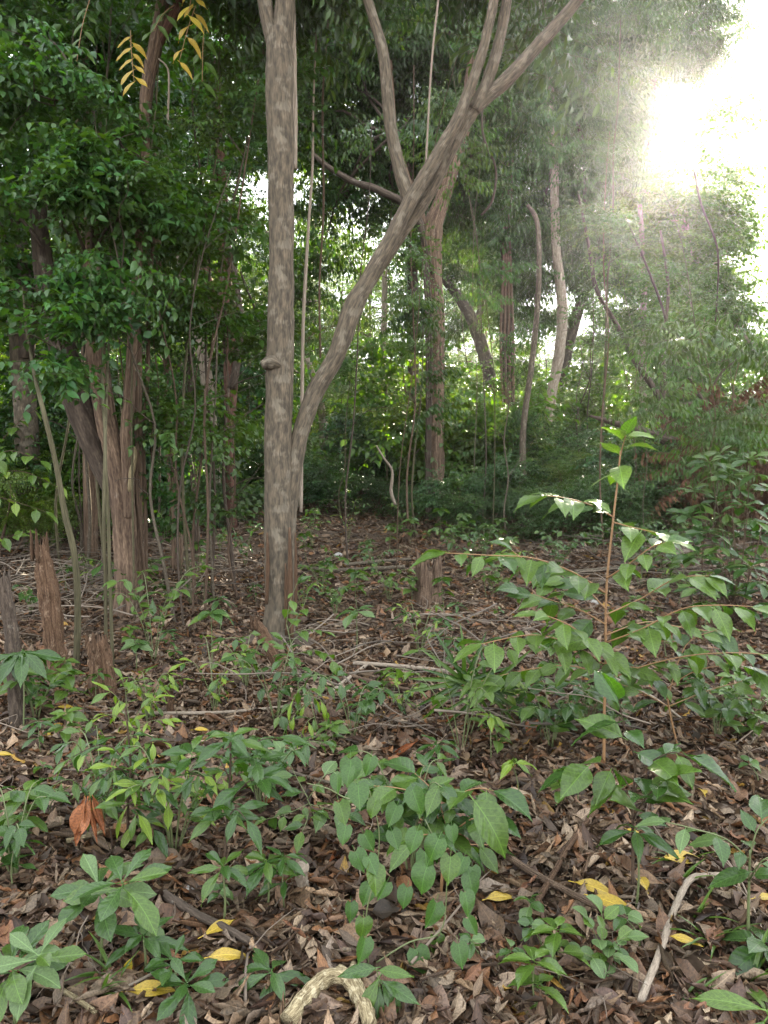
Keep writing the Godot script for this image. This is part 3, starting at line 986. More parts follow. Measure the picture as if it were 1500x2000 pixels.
	stem_part("trunk", [[272, 1240, 14], [270, 900, 16], [268, 600, 17], [272, 420, 18], [280, 260, 19], [288, 170, 24], [304, 85, 25], [318, 0, 24], [325, -120, 20]], d, g, M.bark_brown, t, 12, 6, 0.16)
	stem_part("limb", [[298, 105, 14], [320, 65, 17], [352, 0, 16], [390, -80, 12]], d, g, M.bark_red, t)
	stem_part("dead_twig", [[310, 115, 3], [328, 135, 4], [330, 180, 4], [328, 230, 5], [334, 268, 4]], d - 0.05, g, M.bark_pale, t, 5, 4)
	for e in [[255, 60, 262, 160, 9, "leaf_yellow"], [395, -20, 350, 120, 6, "leaf_yellow"], [385, -40, 368, 30, 4, "leaf_yellow_clean"], [175, 0, 150, 120, 8, "leaf_mid"], [400, 40, 395, 160, 6, "leaf_mid"], [340, 10, 300, 60, 5, "leaf_mid"]]:
		var a := on_plane(e[0], e[1], d - 0.3) - g
		var z := on_plane(e[2], e[3], d - 0.5) - g
		plain_stem(t, [a, a.lerp(z, 0.5) + Vector3(0, 0.02, 0.02), z], 0.004, M.stem_orange, "leaf_stalk")
		for k in int(e[4]):
			var f: float = (k + 1.0) / e[4]
			var side := 1.0 if k % 2 else -1.0
			leaf_at(t, "lance", M[e[5]], a.lerp(z, f), (z - a).normalized() * 0.5 + Vector3(side, -0.35, 0.1), Vector3(0.1, 0.7, 0.6), rng.randf_range(0.14, 0.2))
	bl = [blob(330, -140, d, 200, 80, g), blob(160, -40, d + 1.5, 110, 100, g)]
	crown(t, "crown", "pinnate", bl, Color(0.07, 0.15, 0.045))
	g = ground(on_plane(160, 900, 8.5).x, -8.5)
	t = thing("ridged_tree", "upright ridged trunk rising out of the leaves behind the many-stemmed tree", "tree", g)
	d = 8.5
	stem_part("trunk", [[178, 1100, 26], [174, 800, 26], [170, 500, 25], [166, 250, 24], [163, 100, 23], [160, -60, 20]], d, g, M.bark_brown, t, 12, 6, 0.2)
	bl = [blob(140, 30, d + 0.5, 150, 130, g), blob(250, 160, d + 0.6, 110, 130, g), blob(60, 250, d + 0.6, 120, 100, g), blob(330, 450, d + 0.5, 80, 100, g, 90.0), blob(230, 520, d + 1.0, 100, 80, g, 90.0), blob(60, 640, d + 1.0, 120, 70, g, 90.0)]
	limbs(t, [on_plane(163, 100, d) - g, on_plane(170, 500, d) - g, on_plane(166, 250, d) - g], bl, M.bark_dark)
	crown(t, "crown", "broad", bl, Color(0.065, 0.15, 0.045))
	g = ground(on_plane(30, 900, 9.5).x, -9.5)
	t = thing("mossy_double_tree", "thick grey double trunk half hidden by leaves at the wood's edge", "tree", g)
	d = 9.5
	stem_part("trunk", [[60, 1080, 50], [50, 800, 44], [35, 620, 40], [15, 500, 36], [-30, 350, 30]], d, g, M.bark_grey, t, 14, 6)
	stem_part("limb", [[52, 700, 30], [55, 560, 32], [40, 480, 30], [20, 330, 22]], d - 0.2, g, M.bark_dark, t, 12, 6)
	bl = [blob(-60, 250, d, 140, 160, g), blob(-100, 500, d, 120, 120, g), blob(30, 760, d + 1, 80, 50, g, 80.0)]
	limbs(t, [on_plane(-30, 350, d) - g, on_plane(20, 330, d) - g], bl, M.bark_dark)
	crown(t, "crown", "broad", bl, Color(0.07, 0.15, 0.05))

# whether a tall tree there would shade what stands at the given place
func sunny(p: Vector3, place: Vector3, clear: float) -> bool:
	var a := deg_to_rad(SUN_AZIMUTH)
	var q := p - place
	var along := q.x * sin(a) - q.z * cos(a)
	return along > -2.0 and along < 17.0 and absf(q.x * cos(a) + q.z * sin(a)) < clear

func far_trees() -> void:
	var kinds: Array = []
	kinds.append(wild_tree("dark_canopy_tree", "tall dark tree with drooping leaves", "trees deep in the wood", 12.0, 0.2, "droop", Color(0.072, 0.128, 0.034), M.bark_dark, 520, 0.16, 0.08))
	kinds.append(wild_tree("green_canopy_tree", "tall green broad-leaved tree", "trees deep in the wood", 11.0, 0.16, "broad", Color(0.10, 0.175, 0.036), M.bark_grey, 520, 0.14, 0.1))
	kinds.append(wild_tree("feathery_tree", "feathery fine-leaved tree", "trees deep in the wood", 10.0, 0.14, "pinnate", Color(0.115, 0.185, 0.034), M.bark_red, 480, 0.14, 0.1))
	kinds.append(wild_tree("young_tree", "young small-crowned tree", "trees deep in the wood", 6.5, 0.08, "broad", Color(0.10, 0.175, 0.036), M.bark_pale, 340, 0.1, 0.08))
	var spots: Array = []
	var tries := 0
	while spots.size() < 86 and tries < 9000:
		tries += 1
		var a := deg_to_rad(rng.randf_range(-40.0, 40.0))
		var dist := sqrt(rng.randf_range(15.5 * 15.5, 52.0 * 52.0))
		var p := Vector3(sin(a) * dist, 0, -cos(a) * dist)
		var deg := rad_to_deg(a)
		var kind := rng.randi() % 3
		var size := rng.randf_range(0.8, 1.25)
		if deg > 13.0:
			if dist < 21.0 or sunny(p, Vector3(3.6, 0, -17.0), 3.0) or rng.randf() < 0.5: continue
			kind = 3
			size = rng.randf_range(0.8, 1.1)
		elif sunny(p, Vector3(-1.6, 0, -19.0), 4.6) or sunny(p, Vector3(3.6, 0, -17.0), 3.0) or deg > -8.0 and deg < 3.0 and dist < 19.0:
			continue                                     # the sunny clearing behind the forked tree
		elif rng.randf() < 0.25:
			kind = 3
		var ok := true
		for s in spots:
			if s[0].distance_to(p) < 2.6: ok = false
		if ok:
			spots.append([p, kind, size])
	for e in [[-9.5, -9.0, 0], [-11.0, -13.0, 2], [10.5, -10.5, 3]]:  # unseen trees on the flanks, added to hold back sky light from the sides
		spots.append([Vector3(e[0], 0, e[1]), e[2], rng.randf_range(0.75, 0.95)])
	var used := [false, false, false, false]
	for s in spots:
		var at := ground(s[0].x, s[0].z)
		var turn := rng.randf() * TAU
		var k: int = s[1]
		if not used[k]:
			used[k] = true
			kinds[k].transform = Transform3D(Basis(Vector3.UP, turn).scaled(Vector3.ONE * s[2]), at)
			kinds[k].set_meta("label", String(kinds[k].get_meta("label")) + " " + behind_what(at))
		else:
			var c := copy_of(kinds[k], at, turn, s[2])
			c.set_meta("label", ["tall dark tree with drooping leaves ", "tall green broad-leaved tree ", "feathery fine-leaved tree ", "young small-crowned tree "][k] + behind_what(at))

func understory() -> void:
	var kinds: Array = []
	kinds.append(wild_shrub("light_shrub", "light green broad-leaved shrub", "shrubs of the undergrowth", 2.0, "broad", Color(0.115, 0.19, 0.038), 130))
	kinds.append(wild_shrub("dark_shrub", "dark green leafy shrub", "shrubs of the undergrowth", 1.7, "broad", Color(0.06, 0.13, 0.045), 130))
	kinds.append(wild_shrub("small_leaved_shrub", "low small-leaved shrub", "shrubs of the undergrowth", 1.2, "tiny", Color(0.075, 0.15, 0.05), 120))
	kinds.append(wild_shrub("feathery_shrub", "feathery pinnate-leaved shrub", "shrubs of the undergrowth", 1.8, "pinnate", Color(0.125, 0.205, 0.038), 110))
	var names := ["light green broad-leaved shrub ", "dark green leafy shrub ", "low small-leaved shrub ", "feathery pinnate-leaved shrub "]
	var used := [false, false, false, false]
	var list: Array = []
	# placed from the photograph: [px, py of the foot, kind, size]
	for e in [[60, 1010, 0, 1.0], [130, 1000, 3, 0.9], [20, 1050, 1, 1.0], [110, 980, 0, 1.2], [30, 960, 0, 1.3], [175, 1010, 1, 0.7], [700, 965, 1, 1.1], [760, 975, 1, 1.0], [800, 955, 3, 1.1], [655, 930, 0, 1.0], [600, 915, 0, 0.8], [905, 985, 1, 0.9], [940, 965, 1, 1.0], [890, 960, 3, 1.1], [1020, 1000, 2, 1.0], [1070, 1010, 2, 1.1], [1130, 1005, 2, 1.2], [1180, 1030, 2, 1.0], [1110, 980, 1, 0.9], [1200, 985, 2, 1.2], [1260, 990, 2, 1.0], [330, 985, 1, 0.9], [400, 1000, 3, 0.7], [500, 985, 1, 0.7], [1030, 1050, 2, 0.7], [1090, 1065, 2, 0.8], [1150, 1050, 2, 0.9], [1210, 1065, 2, 0.8], [1270, 1050, 2, 0.9], [1000, 1035, 1, 0.6], [960, 1030, 2, 0.7], [905, 1050, 2, 0.6], [870, 1040, 1, 0.5], [1120, 1030, 3, 0.7], [1230, 1035, 1, 0.8], [620, 1010, 1, 0.6], [670, 1000, 2, 0.7], [740, 1010, 2, 0.7], [800, 1020, 2, 0.6], [590, 990, 0, 0.6], [40, 1080, 0, 0.7], [100, 1060, 0, 0.8], [160, 1060, 0, 0.6], [0, 1120, 3, 0.7], [320, 1040, 2, 0.7], [400, 1030, 2, 0.7], [490, 1020, 2, 0.6], [360, 1010, 0, 0.6], [470, 960, 0, 0.9], [555, 950, 0, 0.9], [690, 940, 0, 0.9], [640, 905, 0, 1.2], [700, 900, 0, 1.4], [745, 915, 0, 1.1], [670, 890, 0, 1.8], [610, 890, 3, 1.6], [720, 885, 0, 2.0]]:
		list.append([on_ground(e[0], e[1]), e[2], e[3]])
	var tries := 0
	while list.size() < 172 and tries < 4000:
		tries += 1
		var a := deg_to_rad(rng.randf_range(-37.0, 37.0))
		var dist := sqrt(rng.randf_range(13.0 * 13.0, 44.0 * 44.0))
		var deg := rad_to_deg(a)
		if dist < 17.0 and deg > -14.0 and deg < 3.0: continue
		var k := rng.randi() % 4
		list.append([ground(sin(a) * dist, -cos(a) * dist), k, rng.randf_range(0.8, 1.5) * (1.0 + dist / 60.0)])
	for e in list:
		var turn := rng.randf() * TAU
		var k: int = e[1]
		if not used[k]:
			used[k] = true
			kinds[k].transform = Transform3D(Basis(Vector3.UP, turn).scaled(Vector3.ONE * e[2]), e[0])
			kinds[k].set_meta("label", names[k] + behind_what(e[0]))
		else:
			copy_of(kinds[k], e[0], turn, e[2]).set_meta("label", names[k] + behind_what(e[0]))
	# brown, withered branches lying over the log on the right
	var dead := wild_shrub("withered_branch", "withered branch with hanging red-brown dead leaves by the fallen log", "withered branches by the log", 1.8, "dead", Color(0.165, 0.08, 0.05), 46, M.foliage_brown, "dead branch")
	var first := true
	for e in [[1440, 1064, 1.0], [1490, 1064, 1.3], [1390, 1054, 0.9], [1345, 1035, 0.7], [1530, 1045, 1.4], [1460, 1030, 1.2], [1285, 1030, 0.6], [1420, 1030, 1.1], [775, 912, 0.8]]:
		var p := on_ground(e[0], e[1])
		if first:
			first = false
			dead.transform = Transform3D(Basis.IDENTITY.scaled(Vector3.ONE * e[2]), p)
		else:
			copy_of(dead, p, rng.randf() * TAU, e[2]).set_meta("label", "withered branch of hanging red-brown leaves " + behind_what(p))

# a broken-off stump: a tube whose top is torn into uneven splinters
func stump(called: String, label: String, list: Array, mat: Material, jag: float, foot: Vector2) -> void:
	var g := on_ground(foot.x, foot.y)
	var t := thing(called, label, "stump", g)
	var pr := px_path(list, -g.z, g)
	var b := MB.new()
	add_tube(b, pr[0], pr[1], 22, 8, 0.45, 0.3, Color.WHITE, 1.3)
	var n := 23
	var rings := (list.size() - 1) * 8 + 1
	for k in n:                                        # tear the upper rings
		var a := TAU * (k % 22) / 22.0
		var tear := absf(rough.get_noise_2d(cos(a) * 40.0 + foot.x, sin(a) * 40.0)) * 2.2 + 0.5 * absf(rough.get_noise_2d(k % 22 * 61.0, foot.y))
		for r in range(rings - 7, rings):
			var f := (r - rings + 7) / 7.0
			b.v[r * n + k] += Vector3.UP * jag * f * (tear - 0.5)
	b.v[b.v.size() - 1] += Vector3.DOWN * jag * 0.9
	part("trunk", b.done(), mat, t)
	for k in 5:
		var a := k * 1.3 + foot.x
		var r: float = pr[1][1]
		var o := Vector3(cos(a) * r * 0.8, 0, sin(a) * r * 0.8)
		var top: Vector3 = pr[0][pr[0].size() - 1]
		var s := MB.new()
		var h := jag * (0.4 + 0.6 * absf(sin(a * 3.0)))
		add_tube(s, [top + o + Vector3.DOWN * jag * 1.2, top + o + Vector3.UP * h * 0.3, top + o * 1.1 + Vector3.UP * h], [r * 0.22, r * 0.16, 0.002], 5, 3, 0.3, 0.3)
		part("splinter", s.done(), mat, t)

func stumps_and_logs() -> void:
	stump("tall_broken_stump", "tall rotten stump with a split pointed top beside the crooked sapling", [[122, 1365, 44], [116, 1330, 38], [105, 1240, 36], [96, 1160, 38], [86, 1100, 32], [78, 1060, 18]], M.wood_rotten, 0.10, Vector2(117, 1338))
	stump("short_broken_stump", "short rotten stump standing behind the lime drooping seedling", [[208, 1390, 56], [204, 1360, 48], [198, 1300, 44], [190, 1250, 38]], M.wood_rotten, 0.05, Vector2(205, 1368))
	stump("jagged_stump", "wide jagged grey-brown stump in front of the furrowed tree", [[832, 1200, 84], [834, 1176, 58], [838, 1140, 46], [838, 1105, 34]], M.bark_brown, 0.16, Vector2(834, 1180))
	stump("leaning_dead_stem", "mossy dead stem leaning in at the wood's edge behind broad dull leaves", [[42, 1460, 36], [36, 1420, 30], [30, 1340, 28], [22, 1230, 26], [5, 1130, 22]], M.bark_dark, 0.06, Vector2(36, 1428))
	stump("small_broken_stump", "small broken stub near the lime drooping seedling", [[336, 1425, 20], [334, 1405, 16], [332, 1370, 14], [331, 1350, 10]], M.wood_rotten, 0.04, Vector2(334, 1408))
	stump("slanting_broken_branch", "broken branch stuck slanting in the ground at the foot of the forked tree", [[556, 1335, 22], [548, 1310, 22], [528, 1265, 24], [510, 1232, 22], [498, 1212, 12]], M.wood_rotten, 0.05, Vector2(550, 1318))
	# the fallen log behind on the right
	var d := 12.0
	var g := on_plane(1250, 850, d)
	var t := thing("fallen_log", "dark fallen log propped across the undergrowth beside withered leaves", "log", g)
	stem_part("trunk", [[1150, 812, 3], [1180, 820, 10], [1240, 838, 17], [1310, 862, 21], [1370, 884, 22], [1440, 912, 22], [1560, 965, 26]], d, g, M.bark_dark, t, 14, 5, 0.2)
	stem_part("branch", [[1330, 874, 9], [1380, 850, 7], [1440, 820, 5]], d - 0.1, g, M.bark_grey, t, 6)
	d = 11.0
	g = on_plane(1480, 900, d)
	t = thing("arched_dead_branch", "long bare branch arching up out of the withered leaves", "branch", g)
	stem_part("stem", [[1540, 960, 9], [1440, 865, 8], [1385, 800, 8], [1345, 735, 7], [1320, 690, 6], [1290, 590, 5], [1255, 500, 4], [1220, 420, 2]], d, g, M.bark_dark, t, 8, 6)
	stem_part("twig", [[1385, 800, 6], [1400, 740, 5], [1440, 700, 3]], d, g, M.bark_dark, t, 6)
	# lying sticks: [label, material, widths, pixel path on the ground]
	var sticks := [
		["peeled pale brown stick lying on the litter with a torn tip", "wood_rotten", 13, [[1042, 1808], [1078, 1740], [1118, 1672], [1164, 1612]]],
		["long straight dark branch lying across the litter under the peeled stick", "bark_brown", 15, [[950, 1675], [1050, 1740], [1180, 1810], [1310, 1872]]],
		["smooth grey crooked root bending over the litter beside the grass blades", "bark_pale", 15, [[1250, 1990], [1292, 1880], [1315, 1815], [1345, 1755], [1380, 1745], [1440, 1742]]],
		["dark branch lying below the broad-leaved rosette", "bark_dark", 18, [[320, 1785], [390, 1825], [440, 1850], [488, 1880]]],
		["thin yellowish stick in the corner under pale leaves", "wood_yellow", 12, [[70, 1955], [120, 1975], [190, 2010]]],
		["thin straight twig lying between the small yellow leaves and the dark rosette", "bark_pale", 7, [[205, 1992], [260, 1962], [312, 1930]]],
		["pale twig lying behind the brown hanging dead leaves", "wood_yellow", 10, [[130, 1675], [190, 1655], [250, 1632]]],
		["long thin branch lying among fallen leaves behind the lime drooping seedling", "bark_pale", 7, [[240, 1412], [420, 1410], [560, 1398]]],
		["crossing pale branch lying by the small leaved seedling", "bark_pale", 8, [[640, 1375], [690, 1335], [720, 1310]]],
		["pale branch lying among twigs in front of the fan palm", "bark_pale", 9, [[690, 1310], [800, 1318], [900, 1330], [985, 1345]]],
		["dark branch lying on the litter before the jagged stump", "bark_brown", 9, [[590, 1300], [700, 1340], [800, 1365]]],
		["long grey branch lying beyond the slanting broken branch", "bark_grey", 10, [[580, 1120], [660, 1125], [790, 1118]]],
		["grey branch lying at the root of the furrowed tree", "bark_grey", 8, [[670, 1115], [740, 1108], [830, 1100]]],
		["grey tangled branch lying behind the large-leaved sapling", "bark_grey", 9, [[1120, 1130], [1230, 1120], [1330, 1130], [1400, 1125]]],
		["grey crooked branch lying across others behind the large-leaved sapling", "bark_grey", 8, [[1150, 1160], [1240, 1128], [1340, 1085], [1420, 1060]]],
		["dark branch leaning low behind the large-leaved sapling", "bark_dark", 9, [[1190, 1100], [1290, 1105], [1380, 1160], [1450, 1190]]],
		["brown branch lying under the spreading right-angled twigs of the tall seedling", "bark_brown", 10, [[1330, 1385], [1420, 1378], [1500, 1380]]],
		["thin brown stick crossing the litter under the heart-leaved vine", "bark_brown", 7, [[820, 1955], [910, 1920], [1000, 1918]]],
		["thin dark stick lying beside the peeled stick", "bark_brown", 6, [[1040, 1660], [1065, 1600], [1105, 1575]]],
		["grey stick lying on the litter by the ringed stem", "bark_grey", 8, [[520, 1515], [600, 1540], [680, 1560]]],
		["pale stick lying over litter beneath the spotted yellow leaf", "bark_pale", 6, [[1180, 1330], [1270, 1375], [1330, 1420]]],
	]
	for s in sticks:
		var pts: Array = []
		var rad: Array = []
		var path: Array = s[3]
		var g0 := on_ground(path[0][0], path[0][1])
		for k in path.size():
			var p := on_ground(path[k][0], minf(path[k][1], 2080))
			var r := metres(s[2], (p - eye).dot(fwd)) * 0.5 * lerpf(1.0, 0.7, k / float(path.size()))
			pts.append(p - g0 + Vector3.UP * (r + 0.04))
			rad.append(r)
		var b := MB.new()
		add_tube(b, pts, rad, 9, 8, 0.22, 0.2, Color.WHITE, 1.4)
		single("fallen_stick", b.done(), M[s[1]], s[0], "stick", Transform3D(Basis.IDENTITY, g0), "sticks lying on the forest floor")
	# forked rotten yellow log in front
	g = on_ground(650, 1960)
	t = thing("forked_rotten_branch", "thick forked yellowish rotten branch lying on the litter", "branch", g)
	var arms := [[[560, 2040, 34], [610, 1985, 34], [645, 1945, 32], [680, 1945, 26]], [[660, 1938, 26], [690, 1965, 32], [712, 2005, 32], [722, 2050, 28]], [[672, 1950, 14], [685, 1930, 18], [692, 1912, 9]]]
	for arm in arms:
		var pts: Array = []
		var rad: Array = []
		for e in arm:
			var p := on_ground(e[0], e[1])
			var r := metres(e[2], (p - eye).dot(fwd)) * 0.5
			pts.append(p - g + Vector3.UP * (r + 0.03))
			rad.append(r)
		var b := MB.new()
		add_tube(b, pts, rad, 16, 8, 0.3, 0.2, Color.WHITE, 1.5)
		part("stem", b.done(), M.wood_yellow, t)
	# a ringed pale stem
	g = on_ground(590, 1745)
	t = thing("ringed_pale_stem", "short whitish ringed stem standing in the litter", "stem", g)
	var hi := on_plane(592, 1680, -g.z - 0.06) - g
	var b2 := MB.new()
	var pts2: Array = []
	var rad2: Array = []
	for k in 22:
		pts2.append(hi * (k / 21.0) + Vector3(0.006 * sin(k * 0.3), -0.02, 0))
		rad2.append(lerpf(0.018, 0.024, k / 21.0) * (1.0 if k % 3 else 0.86))
	add_tube(b2, pts2, rad2, 12, 1, 0.06, 0.2)
	part("stem", b2.done(), M.bark_pale, t)
	# pale stones showing through
	for e in [[440, 1268, 18], [1160, 1185, 16], [1425, 1450, 13], [375, 1750, 26], [1365, 1330, 12], [840, 1720, 14], [1040, 1190, 12], [660, 1090, 14]]:
		var p := on_ground(e[0], e[1])
		var r := metres(e[2], (p - eye).dot(fwd)) * 0.7
		var s := MB.new()
		add_tube(s, [Vector3(-r, -r * 0.2, 0), Vector3(-r * 0.6, 0, 0.1 * r), Vector3(0.1 * r, 0.1 * r, 0), Vector3(r * 0.7, 0, 0), Vector3(r, -r * 0.1, 0)], [r * 0.1, r * 0.55, r * 0.7, r * 0.5, r * 0.08], 12, 4, 0.4, 0.15, Color.WHITE, 1.5)
		single("pale_stone", s.done(), M.stone, "small pale limestone lump showing through the leaf litter", "stone", Transform3D(Basis(Vector3.UP, rng.randf() * 3.0), p + Vector3.UP * r * 0.3), "pale stones in the litter")

func vines() -> void:
	# upright thin stems and climbers: [label, material, distance, pixel path with widths]
	var list := [
		["crooked grey sapling stem beside the tall rotten stump", "bark_moss", 0.0, [[148, 1310, 13], [152, 1200, 13], [146, 1090, 13], [126, 1000, 12], [108, 900, 10], [84, 800, 9], [68, 735, 7, 0.3], [52, 640, 5, 0.8], [44, 560, 2, 1.2]]],
		["thin straight greenish stem in front of the many-stemmed tree", "bark_moss", 0.0, [[207, 1320, 7], [206, 1150, 7], [203, 1000, 7], [205, 850, 6, 0.3], [199, 750, 6, 0.8], [203, 650, 5, 1.3], [210, 540, 4, 1.6]]],
		["second thin greenish stem in front of the many-stemmed tree, slightly bent", "bark_moss", 0.0, [[221, 1325, 7], [216, 1180, 7], [211, 1000, 7], [206, 900, 6], [207, 800, 6, 0.6], [212, 680, 5, 1.2], [220, 560, 4, 1.6]]],
		["thin brown stem rising beside the torn scar", "bark_brown", 7.0, [[285, 1150, 8], [284, 1000, 8], [280, 860, 8], [288, 750, 8], [290, 620, 7], [300, 450, 6]]],
		["slender stem leaning against the many-stemmed tree", "bark_brown", 6.8, [[284, 1140, 7], [272, 1020, 6], [266, 920, 6], [270, 780, 6], [272, 640, 5]]],
		["dark stem with peeling bark near the many-stemmed tree", "bark_brown", 8.0, [[345, 1110, 26], [346, 1000, 22], [330, 880, 16], [325, 700, 14], [310, 500, 12], [300, 300, 10]]],
		["thin dark stem behind the hanging leaves", "bark_dark", 8.6, [[385, 1080, 14], [380, 960, 12], [365, 860, 10], [372, 740, 9], [365, 560, 8]]],
		["pale grey stem seen through leaves beyond the red stems", "bark_pale", 13.0, [[420, 960, 26], [408, 780, 24], [395, 690, 22], [372, 620, 18], [350, 500, 14]]],
		["hanging liana beside the grey trunk of the forked tree", "bark_pale", 7.2, [[588, 1000, 7], [590, 800, 7], [592, 640, 7], [600, 480, 6], [610, 330, 5], [612, 200, 4], [618, 60, 3], [622, -60, 3]]],
		["thin hanging liana beyond the forked tree", "bark_brown", 8.0, [[626, 700, 4], [624, 560, 4], [632, 400, 4], [630, 200, 4], [640, 50, 3], [645, -60, 2]]],
		["pale liana hanging straight past the leaning limb", "bark_pale", 6.4, [[832, 320, 4], [838, 200, 4], [845, 100, 4], [858, -20, 4]]],
		["crooked liana hanging beside the furrowed tree", "bark_dark", 10.0, [[940, 420, 4], [962, 390, 5], [968, 330, 5], [945, 270, 5], [942, 210, 4], [950, 100, 4]]],
		["upright thin trunk behind the furrowed tree", "bark_dark", 17.0, [[808, 945, 24], [808, 780, 22], [806, 600, 22], [806, 480, 20], [800, 330, 16], [790, 150, 12]]],
		["sunlit orange-brown trunk in the bright gap", "bark_pale", 20.0, [[748, 905, 14], [748, 780, 13], [750, 640, 12], [752, 520, 10]]],
		["stout sunlit stump-like trunk in the bright gap", "bark_pale", 19.0, [[632, 920, 18], [632, 840, 17], [622, 770, 14], [600, 700, 10]]],
		["thin trunk beyond the slanting tree", "bark_pale", 19.0, [[1258, 930, 16], [1256, 780, 14], [1254, 640, 13], [1258, 560, 11], [1250, 400, 8]]],
		["slender stem under the slanting tree", "bark_grey", 13.0, [[1022, 960, 12], [1022, 840, 12], [1040, 700, 11], [1052, 560, 10], [1050, 440, 9], [1030, 400, 7]]],
		["thin bare pole rising past the slanting tree", "bark_moss", 13.5, [[1172, 960, 5], [1182, 720, 5], [1186, 560, 4], [1197, 420, 3], [1198, 300, 3], [1207, 200, 2], [1212, 40, 2]]],
		["thin hanging liana before the sunlit leaves", "bark_dark", 11.0, [[1355, 330, 4], [1370, 400, 4], [1400, 480, 4], [1402, 560, 3], [1395, 650, 3]]],
		["thin branch angling out of the red stems", "bark_dark", 9.0, [[520, 700, 4], [500, 610, 5], [480, 560, 5], [470, 530, 4]]],
		["pale forked dead sapling in front of the far shrubs", "bark_pale", 11.5, [[772, 985, 6], [764, 960, 7], [766, 920, 5], [750, 895, 4], [735, 870, 3]]],
		["slim dark trunk rising past the leaning limb", "bark_dark", 15.0, [[800, 360, 14], [790, 250, 14], [792, 160, 12], [800, 20, 10]]],
		["straight dark trunk between leaning limb and liana", "bark_dark", 15.0, [[850, 300, 14], [852, 200, 13], [856, 80, 12], [860, -40, 10]]],
	]
	for e in list:
		var path: Array = e[3]
		var g: Vector3
		var d: float = e[2]
		if d == 0.0:
			g = on_ground(path[0][0], path[0][1])
			d = -g.z
		else:
			g = on_plane(path[0][0], path[0][1], d)
			g.y = maxf(g.y, height(g.x, g.z)) if g.y < height(g.x, g.z) + 0.4 else g.y
		var t := thing("slender_stem", e[0], "stem", g)
		var extra: Array = path.duplicate()
		stem_part("stem", extra, d, g, M[e[1]], t, 9, 6, 0.16)
	# thin poles and lianas standing all through the wood
	for k in 64:
		var a := deg_to_rad(rng.randf_range(-27.0, 27.0))
		var dist := rng.randf_range(7.5, 20.0)
		if k % 3 == 0:
			a = deg_to_rad(rng.randf_range(-25.0, -11.0))
			dist = rng.randf_range(6.2, 9.5)
		var g := ground(sin(a) * dist, -cos(a) * dist)
		var t := thing("pole_sapling", ["thin brown" , "thin dark", "thin mossy", "thin grey"][k % 4] + [" leafy-topped sapling ", " bare sapling "][k % 2] + behind_what(g), "sapling", g, "thin saplings through the wood")
		var tall := rng.randf_range(3.0, 8.0) if rad_to_deg(a) < 18.0 else rng.randf_range(2.0, 4.5)
		var r := rng.randf_range(0.006, 0.022)
		var lean := Vector3(rng.randf_range(-1, 1), 0, rng.randf_range(-1, 1)) * 0.14 * tall
		var pts: Array = []
		var rad: Array = []
		for j in 7:
			var f := j / 6.0
			pts.append(Vector3(0, tall * f - 0.06, 0) + lean * f * f + Vector3(rng.randf_range(-1, 1), 0, rng.randf_range(-1, 1)) * 0.07)
			rad.append(r * (1.0 - 0.65 * f))
		var b := MB.new()
		add_tube(b, pts, rad, 6, 4, 0.12, 0.3)
		part("stem", b.done(), M[["bark_brown", "bark_dark", "bark_moss", "bark_grey"][k % 4]], t)
		for j in 4:
			var tw := MB.new()
			var o: Vector3 = pts[2 + j]
			branch_to(tw, o, o + Vector3(rng.randf_range(-0.7, 0.7), rng.randf_range(0.1, 0.6), rng.randf_range(-0.7, 0.7)), r * 0.35)
			part("branch", tw.done(), M.bark_dark, t)
		if k % 2 == 0:
			crown(t, "crown", ["broad", "droop", "tiny"][k % 3], [[pts[5], Vector3(0.7, 0.6, 0.7), 34], [pts[3], Vector3(0.5, 0.5, 0.5), 12]], Color(0.085, 0.155, 0.04), 0.3, null, Vector2(0.5, 0.9), 0.2, true)
	# climbers with drooping leaves on the left
	for e in [[["leafy climber on the dark stem with peeling bark"], 7.6, [[330, 1040], [335, 900], [320, 780], [330, 640], [320, 500]]], [["leafy climber hanging behind the red stems"], 8.4, [[370, 1000], [390, 880], [380, 760], [400, 620], [390, 470]]], [["leafy climber between many-stemmed tree and dark stem"], 7.0, [[300, 980], [296, 860], [310, 760], [300, 660], [312, 560]]]]:
		var d: float = e[1]
		var path: Array = e[2]
		var g := on_plane(path[0][0], path[0][1], d)
		var t := thing("leafy_climber", e[0][0], "climber", g)
		var pts: Array = []
		var bl: Array = []
		for p in path:
			pts.append(on_plane(p[0], p[1], d) - g)
			bl.append(blob(p[0], p[1], d, 30, 50, g, 120.0))
		plain_stem(t, pts, 0.008, M.bark_brown)
		crown(t, "foliage", "broad", bl, Color(0.07, 0.15, 0.05), 0.3, null, Vector2(0.5, 0.75), 0.1, false)

# branches given as pixel paths [px, py, distance offset]
func branchy(called: String, label: String, foot: Vector2, stem: Array, stem_r: float, twigs: Array, shape: String, mats: Array, size: Vector2, step: float, stem_mat: Material, hang := 0.5) -> Node3D:
	var g := on_ground(foot.x, foot.y)
	var d := -g.z
	var t := thing(called, label, "plant", g)
	var main: Array = [Vector3(0, -0.04, 0)]
	for e in stem:
		main.append(on_plane(e[0], e[1], d + e[2]) - g)
	plain_stem(t, main, stem_r, stem_mat)
	for tw in twigs:
		var pts: Array = []
		for e in tw:
			pts.append(on_plane(e[0], e[1], d + e[2]) - g)
		twig_with_leaves(t, pts, stem_r * 0.5, shape, mats, size, step, stem_mat, 0.12, hang)
	return t

